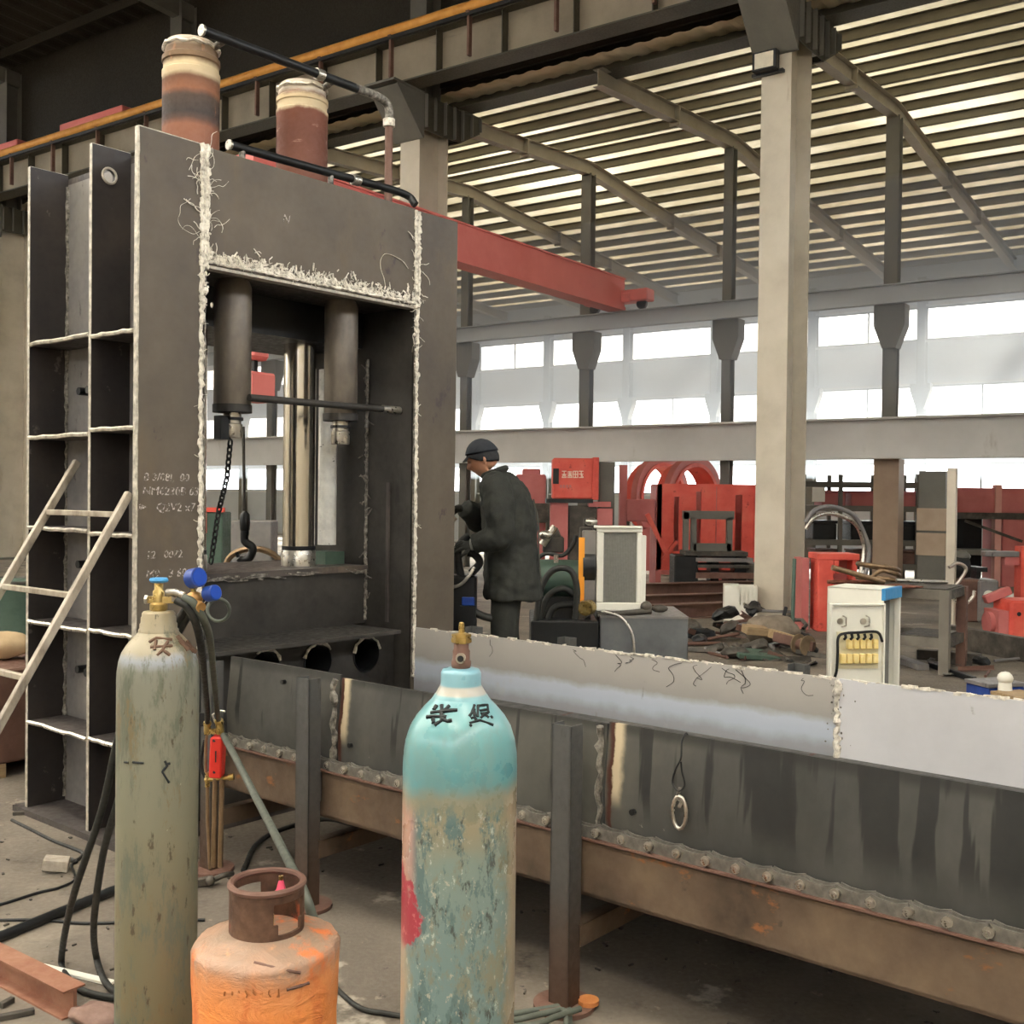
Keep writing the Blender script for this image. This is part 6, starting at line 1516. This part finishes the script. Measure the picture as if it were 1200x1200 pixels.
m = MB(); pb(m, L_, 1192, 1203, 640, 700, -.1, .1, True); m.build('post', M['red'], r)
m = MB(); pb(m, L_, 1152, 1192, 646, 652, -.08, .08); m.build('arm', M['web'], r, bevel=.01)
m = MB(); pb(m, L_, 1176, 1194, 652, 662, -.05, .05); m.build('arm_bracket', M['pink'], r)
# dark beams and blue boxes on the floor at the right
for i, (x0, y0, x1, y1, w_, h_, lb) in enumerate(((1112, 757, 1215, 778, .10, .24, 'long dark steel beam lying on floor in front of the red gearbox'), (1075, 772, 1150, 778, .10, .10, 'dark flat beam lying on floor right of the bench legs'), (1090, 782, 1142, 800, .05, .05, 'thin dark bar lying on the floor nearest to the trough'), (1052, 775, 1082, 786, .12, .06, 'short pale flat bar lying under the steel bench'))):
    a_, b_ = at_floor(x0, y0), at_floor(x1, y1); o = MB(-a_).bar(a_ + V((0,0,h_/2+.002)), b_ + V((0,0,h_/2+.002)), w_, h_).build('floor_beam', (M['scrap'], M['scrap'], M['black'], M['web'])[i], None, bevel=.006); o.location = a_; tag(o, lb, 'beam')
for i, (px, d, lb, mt) in enumerate(((1166, (.34, .26, .20), 'blue box with white lump on top, left one behind the trough edge', 'blue'), (1196, (.26, .30, .17), 'blue box topped by a pale board at the right edge behind the trough', 'blue'))):
    c = V((pix(px, 800, 8.6 - .4*i).x, 8.6 - .4*i, 0)); r = thing('blue_box', lb, 'box', c, .3)
    m = MB(); m.mm(-d[0]/2, d[0]/2, -d[1]/2, d[1]/2, 0, d[2]); m.build('body', M[mt], r, bevel=.008)
    m = MB(); m.mm(-d[0]/2-.01, d[0]/2+.01, -d[1]/2-.01, d[1]/2+.01, d[2], d[2]+.03); m.build('lid', M['web'] if i == 0 else M['wood'], r, bevel=.004)
c = V((pix(1178, 792, 8.35).x, 8.35, 0)); 
m = MB(); m.cyl((0,0,0), (0,0,.28), .075, 14, .045); m.ball((0,0,.29), .06, 2, (1,1,.9)); o = m.build('white_bottle', M['white'], None, True); o.location = c; tag(o, 'white bottle-like lump standing between the two blue boxes', 'bottle')
for i in range(10):
    o = clone(protos[i]); c = at_floor(R.uniform(1095, 1190), R.uniform(772, 796)); o.location = c + V((0, 0, .02)); o.rotation_euler = (R.uniform(-.1,.1), R.uniform(-.1,.1), R.uniform(0, 6)); o.scale = (.7, .7, .7)
    tag(o, 'small %s lying on the floor right of the steel bench' % KIND[i], 'scrap', 'scrap on the floor right of the bench')
# left edge: sack on a crate, dark drum
r = thing('low_crate', 'low brown crate at the left edge behind the ladder', 'crate', (pix(2, 760, 6.6).x, 6.6, 0), UANG)
m = MB(); m.mm(-.3, .25, -.4, .3, .08, .62); m.build('body', M['browns'], r, bevel=.01)
for x in (-.2, .15):
    m = MB(); m.mm(x-.04, x+.04, -.4, .3, 0, .08); m.build('runner', M['wood'], r)
c = V((pix(4, 730, 6.6).x, 6.6, .62)); m = MB(); m.ball((0,0,.08), .14, 3, (1, .8, .6))
for vt in m.bm.verts: vt.co += V(noise.noise_vector(vt.co*8))*.04
o = m.build('sack', M['sack'], None, True); o.location = c; tag(o, 'yellowish folded sack on the brown crate at the left edge', 'sack')
r = thing('green_drum', 'dark green drum at the left edge behind the ladder rail', 'drum', (pix(6, 640, 8.5).x, 8.5, 0), 0)
m = MB(); m.lathe([(.28, 0), (.30, .02), (.30, .45), (.31, .47), (.30, .49), (.30, .9), (.31, .93), (.28, .94), (.0001, .94)], 28); m.build('shell', M['green'], r, True)
m = MB(); m.tube([(.30*math.cos(q*.25), .30*math.sin(q*.25), .94) for q in range(25)], .015, 6, closed=True); m.build('rim', M['scrap'], r, True)
# ---------------------------------------------------------------- welding smoke and dust hanging in the next bay
HAZE = .085
def hazemat():
    t = NT('welding_haze'); t.t.nodes.remove(t.b)
    vs = t.n('ShaderNodeVolumeScatter'); vs.inputs['Color'].default_value = (.80, .90, 1.0, 1); vs.inputs['Density'].default_value = HAZE; vs.inputs['Anisotropy'].default_value = .65
    t.l(vs.outputs[0], t.out.inputs['Volume']); return t.m
m = MB(); m.prism([(1.4, 3.6), (9, 2.2), (15.6, 2.2), (15.6, 7.45), (8, 8.0), (1.4, 6.3)], (0, A1-1, 0), (1,0,0), (0,0,1), A1-A0-2); hz = m.build('haze', hazemat(), None, frame=BF); hz['kind'] = 'stuff'; hz['label'] = 'pale bluish welding smoke hanging in front of the far windows'; hz['category'] = 'smoke'

for o in list(bpy.data.objects):
    if o.parent is None and o.get('category') and 'kind' not in o.keys(): o['kind'] = 'thing'
